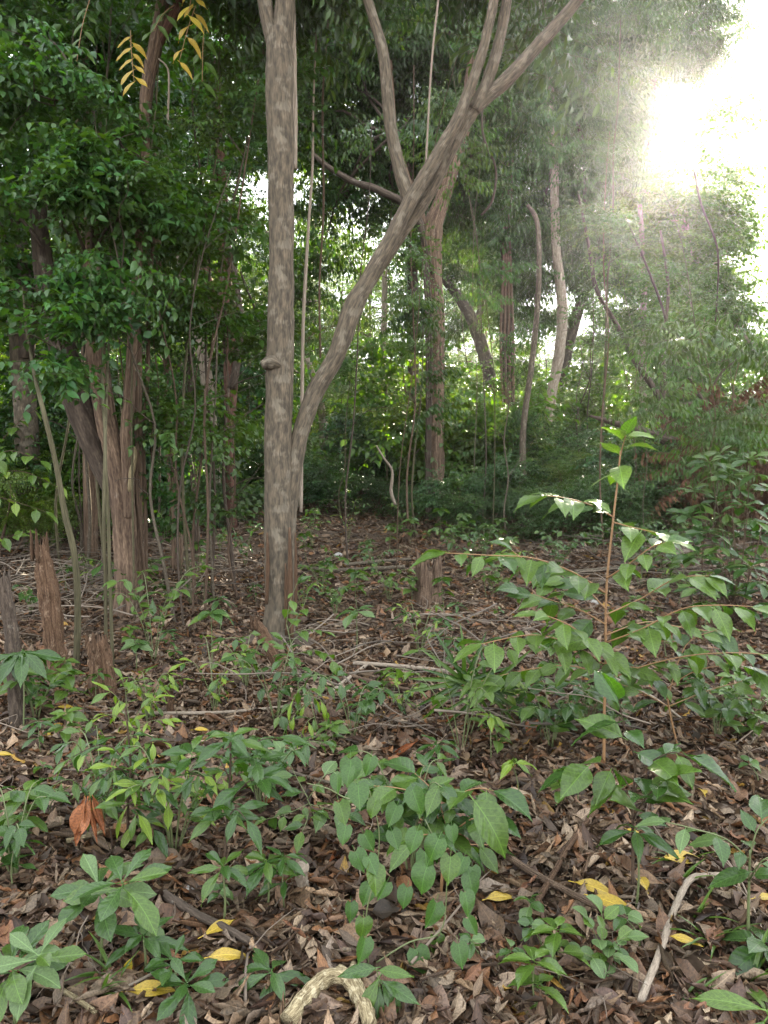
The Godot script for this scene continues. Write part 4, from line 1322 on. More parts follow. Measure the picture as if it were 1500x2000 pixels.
# a wild little bush: several leafy twigs from one foot
func bushy(called: String, label: String, px: float, py: float, tall: float, twigs: int, shape: String, mats: Array, size: Vector2, step: float, hang: float, group := "") -> void:
	var g := on_ground(px, py)
	var t := thing(called, label, "plant", g, group)
	for k in twigs:
		var a := k * 2.4 + rng.randf()
		var out := tall * rng.randf_range(0.25, 0.6)
		var h := tall * rng.randf_range(0.6, 1.0)
		var e := Vector3(cos(a) * out, h, sin(a) * out)
		twig_with_leaves(t, [Vector3(0, -0.03, 0), Vector3(e.x * 0.25, h * 0.5, e.z * 0.25), Vector3(e.x * 0.65, h * 0.88, e.z * 0.65), e + Vector3.DOWN * h * 0.08], 0.0035, shape, mats, size, step, M.stem_green, 0.4, hang)

func near_plants() -> void:
	for e in [
		["light_leaved_bush", "light bush of pointed leaves at the foot of the forked tree's far side", 628, 1165, 0.5, 6, "ovate", ["leaf_fresh", "leaf_mid", "leaf_blue"], 0.08, 0.12, 0.06, 0.7],
		["pale_stone_bush", "low bush of bluish leaves beside a pale stone behind the light bush", 655, 1210, 0.35, 5, "ovate", ["leaf_blue", "leaf_mid"], 0.07, 0.11, 0.05, 0.5],
		["trunk_foot_bush", "leafy bush hiding the foot of the furrowed tree", 880, 1080, 0.6, 9, "ovate", ["leaf_mid", "leaf_blue", "leaf_fresh"], 0.1, 0.15, 0.07, 0.6],
		["wide_low_bush", "wide low bush of dull leaves next to the furrowed tree", 945, 1095, 0.5, 8, "ovate", ["leaf_blue", "leaf_dark"], 0.1, 0.14, 0.07, 0.6],
		["bright_hanging_bush", "bush with light hanging leaves between furrowed tree and dark trunks", 915, 1010, 1.6, 10, "lance", ["leaf_fresh", "leaf_mid"], 0.16, 0.22, 0.10, 1.2],
		["dark_thicket_bush", "dark bush with small leaves behind the large-leaved sapling", 1090, 1125, 0.6, 9, "ovate", ["leaf_dark", "leaf_blue", "leaf_mid"], 0.08, 0.12, 0.05, 0.6],
		["glossy_thicket_bush", "glossy small-leaved bush by the thin crooked tree", 1240, 1105, 0.6, 9, "ovate", ["leaf_dark", "leaf_blue"], 0.08, 0.12, 0.05, 0.5],
		["narrow_thicket_bush", "bush with narrow light leaves by the thin crooked tree", 1330, 1090, 0.7, 8, "lance", ["leaf_mid", "leaf_blue"], 0.1, 0.14, 0.05, 0.7],
		["low_lime_bush", "low lime-leaved bush on the litter near the fan palm", 785, 1400, 0.25, 5, "lance", ["leaf_lime", "leaf_fresh", "leaf_blue"], 0.07, 0.1, 0.035, 1.0],
		["sapling_foot_bush", "dark leafy bush at the foot of the large-leaved sapling", 1075, 1470, 0.4, 9, "ovate", ["leaf_dark", "leaf_mid"], 0.08, 0.13, 0.04, 0.6],
		["shaded_foot_bush", "shaded leafy bush just behind the veined seedling", 1150, 1440, 0.45, 8, "ovate", ["leaf_blue", "leaf_mid"], 0.09, 0.13, 0.045, 0.6],
		["blue_foot_bush", "bluish leafy bush beside the fan palm", 985, 1420, 0.35, 7, "ovate", ["leaf_blue", "leaf_mid", "leaf_lime"], 0.09, 0.13, 0.045, 0.6],
		["edge_foot_bush", "leafy bush beneath the low spreading sapling", 1400, 1460, 0.4, 8, "ovate", ["leaf_dark", "leaf_blue", "leaf_mid"], 0.09, 0.14, 0.05, 0.6],
		["litter_edge_bush", "small bush with soft leaves by the pale stone under the spreading sapling", 1470, 1450, 0.3, 6, "ovate", ["leaf_mid", "leaf_fresh"], 0.07, 0.1, 0.045, 0.4],
		["stump_side_bush", "small leafy bush next to the short rotten stump", 290, 1420, 0.4, 6, "lance", ["leaf_lime", "leaf_fresh", "leaf_mid"], 0.08, 0.11, 0.03, 1.2],
		["drooping_dark_bush", "dark drooping bush below the lime shoots", 200, 1620, 0.45, 8, "lance", ["leaf_dark", "leaf_mid"], 0.09, 0.13, 0.03, 1.1],
		["narrow_dark_bush", "dark bush of narrow leaves between the lime seedling and the glossy tiers", 340, 1680, 0.5, 8, "lance", ["leaf_dark", "leaf_mid", "leaf_lime"], 0.09, 0.125, 0.032, 1.0],
		["glossy_side_bush", "glossy dark bush beside the tiers of ribbed leaves", 510, 1600, 0.42, 8, "lance", ["leaf_dark", "leaf_blue"], 0.1, 0.14, 0.036, 0.7],
		["vine_back_bush", "dark ribbed bush overtopping the heart-leaved vine", 800, 1720, 0.5, 9, "ovate", ["leaf_dark", "leaf_mid"], 0.1, 0.14, 0.042, 0.7],
		["hollow_bush", "dull green bush in the hollow behind the pale corner plant", 30, 1720, 0.35, 7, "ovate", ["leaf_blue", "leaf_dark"], 0.09, 0.12, 0.045, 0.6],
		["shaded_stump_bush", "shaded bush below the tall rotten stump", 70, 1420, 0.4, 6, "ovate", ["leaf_dark", "leaf_mid"], 0.08, 0.12, 0.05, 0.6],
	]:
		bushy(e[0], e[1], e[2], e[3], e[4], e[5], e[6], e[7], Vector2(e[8], e[9]) * 0.85, e[10] * 0.75, e[11])
	# the tall large-leaved sapling on the right
	branchy("large_leaved_sapling", "tall sapling with large soft oval leaves on wide spreading twigs", Vector2(1180, 1500), [[1180, 1400, 0.0], [1183, 1310, 0.0], [1184, 1160, 0.02], [1196, 1030, 0.05], [1205, 950, 0.06], [1212, 880, 0.06]], 0.0085, [
		[[1205, 950, 0.06], [1212, 890, 0.05], [1222, 850, 0.0]],
		[[1198, 1010, 0.05], [1150, 985, 0.0], [1100, 972, -0.1], [1060, 968, -0.15]],
		[[1198, 1020, 0.05], [1235, 1030, 0.0], [1280, 1040, -0.1]],
		[[1185, 1160, 0.02], [1120, 1118, 0.0], [1040, 1090, -0.1], [960, 1085, -0.2], [870, 1080, -0.25]],
		[[1184, 1190, 0.0], [1130, 1140, 0.2], [1060, 1120, 0.3], [1000, 1075, 0.35]],
		[[1184, 1200, 0.0], [1250, 1170, 0.1], [1320, 1130, 0.05], [1385, 1125, 0.0]],
		[[1183, 1255, 0.0], [1250, 1230, -0.1], [1330, 1190, -0.2], [1400, 1182, -0.3], [1470, 1185, -0.35]],
		[[1184, 1220, 0.0], [1130, 1190, 0.1], [1070, 1170, 0.15], [1010, 1150, 0.2]],
		[[1184, 1130, 0.0], [1230, 1100, -0.1], [1270, 1070, -0.15], [1300, 1060, -0.2]],
		[[1184, 1240, 0.0], [1260, 1215, 0.2], [1330, 1225, 0.3], [1400, 1235, 0.3]],
		[[1183, 1280, 0.0], [1150, 1250, -0.2], [1110, 1220, -0.3], [1060, 1200, -0.35]],
		[[1183, 1300, 0.0], [1120, 1260, -0.1], [1040, 1240, -0.2], [940, 1258, -0.3]],
		[[1182, 1320, 0.0], [1110, 1300, 0.2], [1020, 1310, 0.3], [940, 1330, 0.3]],
		[[1182, 1330, 0.0], [1260, 1300, 0.05], [1350, 1280, 0.0], [1440, 1275, -0.05], [1510, 1280, -0.1]],
	], "ovate", ["leaf_mid", "leaf_fresh", "leaf_fresh", "leaf_blue"], Vector2(0.135, 0.185), 0.03, M.stem_orange, 0.55)
	branchy("low_spreading_sapling", "spreading sapling with broad pointed leaves under the tall large-leaved one", Vector2(1330, 1470), [[1310, 1400, 0.0], [1300, 1340, 0.0]], 0.007, [
		[[1302, 1345, 0.0], [1360, 1310, -0.05], [1430, 1300, -0.1], [1500, 1310, -0.1]],
		[[1302, 1350, 0.0], [1260, 1310, -0.1], [1210, 1300, -0.2]],
		[[1305, 1380, 0.0], [1250, 1350, 0.1], [1190, 1330, 0.15]],
		[[1305, 1360, 0.0], [1340, 1260, 0.1], [1400, 1230, 0.1]],
		[[1305, 1380, 0.0], [1380, 1350, 0.1], [1450, 1330, 0.1]],
	], "ovate", ["leaf_mid", "leaf_blue", "leaf_fresh"], Vector2(0.12, 0.165), 0.032, M.stem_orange, 0.5)
	branchy("dark_veined_seedling", "seedling with deeply veined dark leaves below two large pale green leaves", Vector2(1237, 1755), [[1236, 1650, 0.0], [1236, 1560, 0.0], [1240, 1480, 0.0], [1210, 1400, -0.05]], 0.0065, [
		[[1240, 1480, 0.0], [1220, 1420, -0.05], [1208, 1365, -0.08]],
		[[1236, 1560, 0.0], [1260, 1500, -0.05], [1310, 1470, -0.1], [1350, 1480, -0.12]],
		[[1236, 1550, 0.0], [1210, 1510, 0.05], [1170, 1490, 0.08], [1120, 1500, 0.1]],
		[[1236, 1600, 0.0], [1260, 1560, -0.1], [1290, 1530, -0.15]],
	], "ovate", ["leaf_dark", "leaf_dark", "leaf_mid"], Vector2(0.13, 0.185), 0.036, M.bark_brown, 0.75)
	rosette("drooping_whorl_seedling", "thin stem with one drooping whorl of mottled leaves", 1240, 1790, 1625, 6, "lance", ["leaf_dark", "leaf_blue"], Vector2(0.10, 0.14), -0.15)
	branchy("glossy_blue_seedling", "glossy blue-green seedling with ribbed leaves at the grey crooked root", Vector2(1462, 1860), [[1462, 1760, 0.0], [1465, 1660, 0.0]], 0.006, [
		[[1463, 1680, 0.0], [1420, 1640, 0.0], [1360, 1620, -0.02], [1300, 1605, 0.0]],
		[[1465, 1670, 0.0], [1480, 1620, 0.0], [1510, 1590, 0.0]],
		[[1463, 1720, 0.0], [1490, 1680, -0.1], [1530, 1670, -0.1]],
	], "ovate", ["leaf_blue", "leaf_blue", "leaf_pale"], Vector2(0.09, 0.145), 0.042, M.stem_green, 0.5)
	rosette("serrate_corner_plant", "ribbed green leaves spreading low over the litter by the corner twigs", 1490, 1900, 1850, 6, "ovate", ["leaf_dark", "leaf_blue"], Vector2(0.11, 0.15), 0.1)
	rosette("broad_bright_plant", "bright broad pointed leaves pushing up through the litter", 1500, 2035, 1985, 5, "lance", ["leaf_mid", "leaf_fresh"], Vector2(0.16, 0.2), 0.15)
	# pale small round-leaved seedling
	branchy("round_leaved_seedling", "small pale green seedling with many rounded leaves", Vector2(1180, 1900), [[1178, 1860, 0.0], [1172, 1825, 0.0]], 0.003, [
		[[1178, 1860, 0.0], [1165, 1830, 0.0], [1150, 1800, 0.0]],
		[[1176, 1850, 0.0], [1180, 1810, 0.0], [1175, 1785, 0.0]],
		[[1176, 1862, 0.0], [1200, 1840, -0.02], [1225, 1830, -0.03]],
		[[1178, 1870, 0.0], [1190, 1865, -0.05], [1210, 1870, -0.08]],
		[[1178, 1870, 0.0], [1160, 1870, -0.05], [1140, 1862, -0.06]],
	], "round", ["leaf_pale", "leaf_pale", "leaf_fresh"], Vector2(0.05, 0.075), 0.03, M.stem_green, 0.3)
	# heart-leaved vine in the middle: stems with hanging hearts
	var g := on_ground(730, 1880)
	var d := -g.z
	var t := thing("heart_leaved_vine", "climbing vine with many heart-shaped ribbed leaves", "vine", g)
	for path in [[[720, 1890], [715, 1790], [735, 1700], [740, 1620], [720, 1540]], [[735, 1880], [800, 1840], [860, 1820], [872, 1740], [866, 1680], [830, 1600]], [[720, 1560], [680, 1560], [640, 1540], [600, 1530]]]:
		var pts: Array = []
		for p in path:
			pts.append(on_plane(p[0], p[1], d - 0.05) - g)
		plain_stem(t, pts, 0.0028, M.stem_green)
	for e in [[712, 1655], [700, 1690], [665, 1595], [720, 1755], [755, 1750], [690, 1790], [715, 1820], [740, 1880], [715, 1860], [810, 1650], [830, 1720], [832, 1690], [905, 1700], [912, 1735], [905, 1770], [850, 1790], [910, 1820], [850, 1855], [815, 1880], [890, 1870], [925, 1720], [875, 1700], [700, 1560], [680, 1525], [725, 1505], [690, 1510], [660, 1540], [730, 1590], [770, 1600], [800, 1570], [760, 1650], [720, 1700], [880, 1640], [800, 1760], [680, 1640], [735, 1720], [860, 1665]]:
		var p := on_plane(e[0] + rng.randf_range(-6, 6), e[1] - 26, d - 0.08 + rng.randf_range(-0.16, 0.16)) - g
		leaf_at(t, "heart", pick(["leaf_heart", "leaf_heart", "leaf_mid"]), p, Vector3(rng.randf_range(-0.5, 0.5), -0.75, 0.45), Vector3(rng.randf_range(-0.6, 0.6), rng.randf_range(0.4, 0.9), 0.75), rng.randf_range(0.05, 0.078))
	# large dark-leaved plant behind the vine
	branchy("big_leaved_seedling", "leafy seedling with long dark ribbed leaves behind the heart-leaved vine", Vector2(860, 1760), [[865, 1680, 0.0], [870, 1600, 0.0]], 0.0065, [
		[[868, 1620, 0.0], [890, 1560, 0.0], [930, 1540, -0.05], [965, 1545, -0.1]],
		[[868, 1620, 0.0], [830, 1560, 0.0], [780, 1540, 0.0], [730, 1535, 0.0]],
		[[868, 1600, 0.0], [850, 1550, 0.1], [810, 1510, 0.15]],
		[[868, 1640, 0.0], [920, 1600, -0.1], [960, 1600, -0.15]],
		[[868, 1640, 0.0], [830, 1630, -0.15], [800, 1650, -0.2]],
		[[868, 1660, 0.0], [900, 1650, 0.1], [960, 1650, 0.15]],
	], "ovate", ["leaf_dark", "leaf_mid", "leaf_blue"], Vector2(0.10, 0.165), 0.042, M.stem_orange, 0.6)
	g = on_ground(860, 1745)
	leaf_at(get_node("big_leaved_seedling"), "ovate", M.leaf_mid, on_plane(925, 1555, -g.z - 0.2) - g, Vector3(0.5, -0.55, 0.3), Vector3(0.2, 0.8, 0.6), 0.21)
	leaf_at(get_node("big_leaved_seedling"), "ovate", M.leaf_lime, on_plane(915, 1570, -g.z - 0.05) - g, Vector3(0.55, -0.6, 0.1), Vector3(0.2, 0.6, 0.6), 0.13)
	# compound toothed leaves near the rotten fork
	g = on_ground(745, 1990)
	t = thing("toothed_seedling", "low seedling with narrow toothed leaflets beside the forked rotten branch", "plant", g)
	d = -g.z
	plain_stem(t, [Vector3(0, -0.02, 0), on_plane(742, 1930, d) - g, on_plane(735, 1890, d) - g], 0.003, M.stem_green)
	for e in [[745, 1915, 0.9, -0.2], [745, 1920, 0.7, -0.8], [742, 1925, -0.1, -0.9], [740, 1910, -0.5, -0.7], [738, 1895, 0.9, 0.3], [735, 1890, -0.8, 0.2]]:
		leaf_at(t, "lance", pick(["leaf_blue", "leaf_mid"]), on_plane(e[0], e[1], d) - g, Vector3(e[2], e[3], 0.5), Vector3(0, 0.8, 0.6), rng.randf_range(0.10, 0.13))
	# drooping lime shrub on the left
	branchy("drooping_lime_seedling", "bushy seedling with narrow drooping leaves, the youngest lime green", Vector2(250, 1660), [[250, 1580, 0.0], [255, 1500, 0.0], [250, 1430, 0.0], [245, 1380, 0.0]], 0.006, [
		[[252, 1500, 0.0], [220, 1460, 0.0], [180, 1460, 0.0], [140, 1480, 0.0]],
		[[252, 1520, 0.0], [230, 1500, -0.1], [200, 1520, -0.15]],
		[[252, 1480, 0.0], [290, 1450, 0.0], [330, 1450, 0.0], [350, 1470, 0.0]],
		[[252, 1560, 0.0], [280, 1530, -0.1], [310, 1540, -0.15]],
		[[252, 1600, 0.0], [250, 1570, -0.15], [270, 1590, -0.2]],
		[[250, 1540, 0.0], [215, 1540, -0.05], [190, 1570, -0.1]],
		[[252, 1610, 0.0], [280, 1600, -0.05], [300, 1620, -0.1]],
	], "lance", ["leaf_dark", "leaf_mid", "leaf_mid", "leaf_lime"], Vector2(0.085, 0.125), 0.024, M.bark_brown, 1.3)
	branchy("young_lime_shoots", "upright shoots with lime green drooping young leaves at the short rotten stump", Vector2(262, 1480), [[255, 1430, 0.0], [250, 1390, 0.0]], 0.004, [
		[[252, 1420, 0.0], [235, 1370, 0.0], [215, 1350, 0.0]],
		[[252, 1420, 0.0], [275, 1385, 0.0], [300, 1365, 0.0]],
		[[252, 1420, 0.0], [245, 1350, 0.0], [240, 1330, 0.0]],
		[[252, 1430, 0.0], [290, 1410, -0.05], [320, 1405, -0.05]],
		[[252, 1430, 0.0], [230, 1400, -0.05], [205, 1395, -0.05]],
	], "lance", ["leaf_lime", "leaf_lime", "leaf_fresh"], Vector2(0.075, 0.11), 0.028, M.stem_green, 1.3)
	# glossy rosettes
	branchy("glossy_whorled_seedling", "seedling with tiers of glossy dark ribbed leaves", Vector2(440, 1720), [[440, 1650, 0.0], [445, 1580, 0.0], [450, 1500, 0.0], [450, 1450, 0.0]], 0.006, [
		[[445, 1580, 0.0], [480, 1530, -0.1], [520, 1520, -0.15]], [[445, 1560, 0.0], [400, 1520, -0.05], [350, 1500, -0.05]],
		[[448, 1500, 0.0], [500, 1450, 0.0], [540, 1440, 0.0]], [[448, 1520, 0.0], [420, 1470, 0.1], [390, 1460, 0.1]], [[445, 1600, 0.0], [460, 1580, -0.2], [480, 1600, -0.25]],
	], "lance", ["leaf_dark", "leaf_dark", "leaf_blue"], Vector2(0.10, 0.15), 0.035, M.bark_brown, 0.6)
	for e in [[450, 1448, 7], [375, 1480, 6], [430, 1590, 7], [500, 1490, 6]]:
		g = on_ground(440, 1720)
		whorl(get_node("glossy_whorled_seedling"), on_plane(e[0], e[1], -g.z - 0.05) - g, e[2], "lance", ["leaf_dark", "leaf_blue", "leaf_mid"], Vector2(0.08, 0.14), 0.2, rng.randf() * 6.0)
	rosette("broad_rosette_plant", "low plant with a wide whorl of pale ribbed leaves near the brown hanging leaves", 195, 1900, 1745, 11, "obovate", ["leaf_mid", "leaf_pale", "leaf_blue"], Vector2(0.10, 0.165), 0.2)
	whorl(get_node("broad_rosette_plant"), on_plane(240, 1735, -get_node("broad_rosette_plant").position.z - 0.05) - get_node("broad_rosette_plant").position, 8, "obovate", ["leaf_mid", "leaf_blue"], Vector2(0.10, 0.165), 0.25, 0.7)
	rosette("dull_rosette_plant", "small dull green rosette under the pale ribbed whorl", 280, 1920, 1835, 8, "lance", ["leaf_dark", "leaf_blue"], Vector2(0.08, 0.125), 0.15)
	rosette("dark_rosette_plant", "dark glossy rosette next to the thin straight twig", 365, 1995, 1930, 11, "obovate", ["leaf_dark", "leaf_blue", "leaf_dark"], Vector2(0.07, 0.12), 0.3)
	rosette("small_dark_rosette", "small dark rosette above the dark glossy one", 340, 1960, 1885, 7, "obovate", ["leaf_dark", "leaf_blue"], Vector2(0.06, 0.1), 0.3)
	rosette("pale_corner_plant", "pale green broad-leaved plant in the litter by the thin yellowish stick", 25, 2030, 1900, 12, "obovate", ["leaf_pale", "leaf_mid", "leaf_blue"], Vector2(0.1, 0.15), 0.3)
	whorl(get_node("pale_corner_plant"), on_plane(75, 1880, -get_node("pale_corner_plant").position.z) - get_node("pale_corner_plant").position, 7, "obovate", ["leaf_pale", "leaf_mid"], Vector2(0.09, 0.13), 0.3, 1.7)
	rosette("lobed_low_plant", "low plant with dark pointed leaves beside the rotten fork", 530, 1945, 1905, 7, "lance", ["leaf_dark", "leaf_blue"], Vector2(0.1, 0.14), 0.0)
	rosette("shiny_slender_plant", "slender plant with shiny narrow leaves before the ringed stem", 520, 1790, 1690, 8, "lance", ["leaf_dark", "leaf_mid"], Vector2(0.09, 0.13), 0.05)
	rosette("upright_slender_plant", "slender upright plant with narrow leaves beside the dark lying branch", 435, 1830, 1700, 8, "lance", ["leaf_mid", "leaf_dark"], Vector2(0.08, 0.12), 0.1)
	rosette("dull_big_leaved_plant", "plant with long dull grey-green hanging leaves at the mossy dead stem", 45, 1440, 1275, 12, "lance", ["leaf_blue", "leaf_dark"], Vector2(0.16, 0.24), -0.3)
	# small-leaved seedlings round the foot of the forked tree
	branchy("small_leaved_seedling", "upright seedling with small light leaves before the forked tree", Vector2(590, 1420), [[585, 1360, 0.0], [575, 1290, 0.0], [560, 1220, 0.0]], 0.005, [
		[[562, 1230, 0.0], [590, 1190, 0.0], [600, 1160, 0.0]], [[565, 1240, 0.0], [600, 1230, 0.0], [640, 1235, 0.0]], [[572, 1280, 0.0], [620, 1270, 0.0], [660, 1300, 0.0]],
		[[575, 1290, 0.0], [560, 1270, -0.1], [550, 1250, -0.15]], [[580, 1330, 0.0], [610, 1310, -0.05], [640, 1340, -0.1]], [[582, 1370, 0.0], [600, 1350, -0.1], [630, 1385, -0.1]],
		[[560, 1220, 0.0], [565, 1180, 0.0], [580, 1140, 0.0]], [[582, 1370, 0.0], [560, 1380, -0.1], [545, 1400, -0.15]],
	], "ovate", ["leaf_blue", "leaf_fresh", "leaf_mid", "leaf_mid"], Vector2(0.06, 0.095), 0.034, M.stem_green, 0.8)
	branchy("trailing_seedling", "trailing seedling with light green leaves between glossy tiers and the vine", Vector2(620, 1650), [[615, 1600, 0.0], [600, 1560, 0.0]], 0.004, [
		[[602, 1570, 0.0], [560, 1590, -0.05], [520, 1600, -0.05]], [[602, 1570, 0.0], [640, 1580, -0.05], [680, 1590, -0.1]], [[602, 1560, 0.0], [580, 1520, 0.05], [555, 1470, 0.1]], [[602, 1560, 0.0], [640, 1510, 0.0], [690, 1495, 0.0]], [[602, 1580, 0.0], [600, 1600, -0.15], [590, 1625, -0.2]],
	], "ovate", ["leaf_fresh", "leaf_mid", "leaf_blue", "leaf_pale"], Vector2(0.075, 0.11), 0.036, M.stem_green, 0.7)
	branchy("crooked_climbing_seedling", "wiry seedling with hanging leaves crossed by a pale branch", Vector2(640, 1480), [[620, 1420, 0.0], [600, 1350, 0.0]], 0.004, [
		[[605, 1370, 0.0], [580, 1390, 0.0], [560, 1420, 0.0]], [[605, 1360, 0.0], [630, 1370, 0.0], [640, 1400, 0.0]], [[602, 1350, 0.0], [590, 1340, -0.1], [570, 1370, -0.1]], [[615, 1400, 0.0], [600, 1410, -0.1], [585, 1440, -0.1]],
	], "lance", ["leaf_blue", "leaf_mid", "leaf_lime"], Vector2(0.07, 0.11), 0.034, M.stem_green, 1.2)
	rosette("pale_whorl_seedling", "single pale whorled seedling on open litter behind the light seedling", 695, 1290, 1195, 8, "obovate", ["leaf_blue", "leaf_pale"], Vector2(0.12, 0.18), 0.1)
	rosette("bluish_low_seedling", "low bluish seedling near a pale stone before the many-stemmed tree", 265, 1320, 1260, 10, "ovate", ["leaf_blue", "leaf_pale"], Vector2(0.08, 0.12), 0.1)
	rosette("tall_whorl_seedling", "tall thin seedling with one bright whorl beyond the mossy root", 412, 1340, 1200, 8, "ovate", ["leaf_blue", "leaf_fresh"], Vector2(0.1, 0.15), 0.0)
	branchy("leafy_sapling_by_scar", "leafy green sapling in front of the scarred many-stemmed tree", Vector2(262, 1250), [[262, 1180, 0.0], [262, 1120, 0.0]], 0.006, [
		[[262, 1150, 0.0], [230, 1110, 0.0], [190, 1095, 0.0]], [[262, 1150, 0.0], [290, 1110, 0.0], [310, 1095, 0.0]], [[262, 1170, 0.0], [235, 1150, -0.1], [215, 1150, -0.1]], [[262, 1180, 0.0], [290, 1160, -0.1], [310, 1190, -0.1]],
	], "obovate", ["leaf_mid", "leaf_dark", "leaf_blue"], Vector2(0.12, 0.18), 0.055, M.bark_brown, 0.4)
	branchy("edge_leaf_spray", "light green leafy spray arching past the crooked sapling stem", Vector2(-120, 1250), [[-80, 1100, 0.0], [-40, 960, 0.0], [-20, 900, 0.0]], 0.008, [
		[[-30, 930, 0.0], [40, 920, 0.0], [110, 950, 0.0]], [[-30, 900, 0.0], [30, 830, 0.0], [70, 800, 0.0]], [[-40, 960, 0.0], [30, 980, 0.0], [90, 1000, 0.0]], [[-20, 900, 0.0], [20, 880, -0.3], [80, 900, -0.4]], [[-60, 1040, 0.0], [0, 1050, 0.0], [50, 1040, 0.0]],
	], "ovate", ["leaf_fresh", "leaf_mid", "leaf_lime", "leaf_mid"], Vector2(0.1, 0.15), 0.06, M.bark_brown, 0.9)
	# dark shrub at the edge on the right, whorled
	g = on_ground(1430, 1215)
	d = -g.z
	t = thing("dark_whorled_bush", "dark green bush of whorled leathery leaves standing alone on the litter", "bush", g)
	for e in [[1420, 905], [1460, 930], [1500, 900], [1390, 960], [1440, 980], [1490, 990], [1380, 1010], [1420, 1040], [1470, 1050], [1510, 1040], [1400, 1090], [1450, 1110], [1500, 1110], [1540, 960], [1560, 1040], [1470, 1160], [1400, 1150], [1530, 1150], [1440, 890], [1400, 1050], [1480, 1090]]:
		var p := on_plane(e[0] - 35, e[1], d + rng.randf_range(-0.45, 0.35)) - g
		plain_stem(t, [Vector3(rng.randf_range(-0.06, 0.06), -0.03, 0), p * 0.5 + Vector3(0.03, 0, 0), p], 0.006, M.bark_brown)
		whorl(t, p + Vector3(0.05, -0.12, 0.05), 5, "obovate", ["leaf_dark", "leaf_mid"], Vector2(0.12, 0.18), -0.1, rng.randf() * 6.0)
		whorl(t, p, 10, "obovate", ["leaf_dark", "leaf_dark", "leaf_mid"], Vector2(0.12, 0.2), 0.3, rng.randf() * 6.0)
	# fan palm
	g = on_ground(915, 1440)
	d = -g.z
	t = thing("fan_palm", "young fan palm with narrow folded leaf segments", "palm", g)
	for e in [[905, 1330, 0.0], [945, 1345, 2.0]]:
		var p := on_plane(e[0], e[1], d) - g
		plain_stem(t, [Vector3(0, -0.03, 0), p * 0.6 + Vector3(0.01, 0, 0), p], 0.005, M.stem_green, "leaf_stalk")
		for k in 15:
			var a: float = -2.4 + 4.8 * k / 14.0
			var dir := Vector3(sin(a), cos(a) * 0.8, 0.35 + 0.1 * sin(k * 2.0))
			leaf_at(t, "strap", pick(["leaf_mid", "leaf_dark"]), p, dir, Vector3(0.1, 0.3, 0.9), rng.randf_range(0.26, 0.36))
	# brown dead leaves hanging on a broken twig
	g = on_ground(180, 1700)
	d = -g.z
	t = thing("hanging_dead_leaves", "bunch of large red-brown dead leaves hanging from a twig", "dead leaves", g)
	var top := on_plane(172, 1565, d) - g
	plain_stem(t, [Vector3(0.05, -0.02, -0.05), Vector3(0.06, top.y * 0.5, -0.03), top + Vector3(0, 0.01, 0)], 0.004, M.bark_brown)
	for k in 7:
		var b: Mesh = litter_meshes[[1, 3, 7, 9, 5, 11, 13][k]]
		var x := facing(top + Vector3((k - 3) * 0.012, -0.055 - 0.012 * (k % 3), 0.012 * (k % 2)), Vector3((k - 3) * 0.1, -1, 0.1), Vector3(0.2 * (k - 3), 0.2, 1), rng.randf_range(0.12, 0.16))
		part("dead_leaf", b, M.leaf_rust, t, x)
	# sprig with two bright yellow leaves
	g = on_ground(247, 1930)
	t = thing("yellow_leaf_sprig", "tiny sprig with bright yellow leaves", "plant", g)
	d = -g.z
	plain_stem(t, [Vector3(0, -0.02, 0), on_plane(247, 1900, d) - g, on_plane(248, 1875, d) - g], 0.002, M.stem_green)
	for e in [[250, 1895, 0.5, -0.6], [248, 1895, 0.3, 0.8], [245, 1900, -0.6, -0.3]]:
		leaf_at(t, "ovate", M.leaf_yellow_clean, on_plane(e[0], e[1], d) - g, Vector3(e[2], e[3], 0.3), Vector3(0.1, 0.4, 0.9), 0.045)
	# arching grass blades
	for e in [[1370, 1850, 1.0], [1385, 1855, -0.6], [1335, 1690, 0.8], [1320, 1700, -0.7], [1345, 1810, 0.5], [1310, 1745, 0.6], [200, 1960, 0.6], [225, 1930, -0.5], [170, 1965, 0.4], [1460, 1930, 0.7], [1080, 1960, -0.6], [1330, 1960, 0.8]]:
		g = on_ground(e[0], e[1])
		t = thing("grass_tuft", "thin arching blades of grass in the litter", "grass", g, "grass tufts in the litter")
		for k in 5:
			leaf_at(t, "strap", pick(["leaf_mid", "leaf_fresh"]), Vector3(0.006 * k, -0.01, 0), Vector3(e[2] * rng.randf_range(0.4, 1.2), rng.randf_range(0.7, 1.3), rng.randf_range(-0.4, 0.6)), Vector3.UP, rng.randf_range(0.10, 0.2))

func seedling_kind(called: String, label: String, shape: String, mats: Array, tall: float, count: int, size: Vector2, rise: float) -> Node3D:
	var t := thing(called, label, "seedling", Vector3.ZERO, "seedlings on the forest floor")
	var top := Vector3(rng.randf_range(-0.04, 0.04), tall, rng.randf_range(-0.04, 0.04))
	plain_stem(t, [Vector3(0, -0.04, 0), top * 0.5 + Vector3(0.015, 0, 0), top], 0.0035, M.stem_green)
	whorl(t, top, count, shape, mats, size, rise)
	if count > 6:
		whorl(t, top * 0.6, 4, shape, mats, size, rise * 0.5, 1.0)
	return t

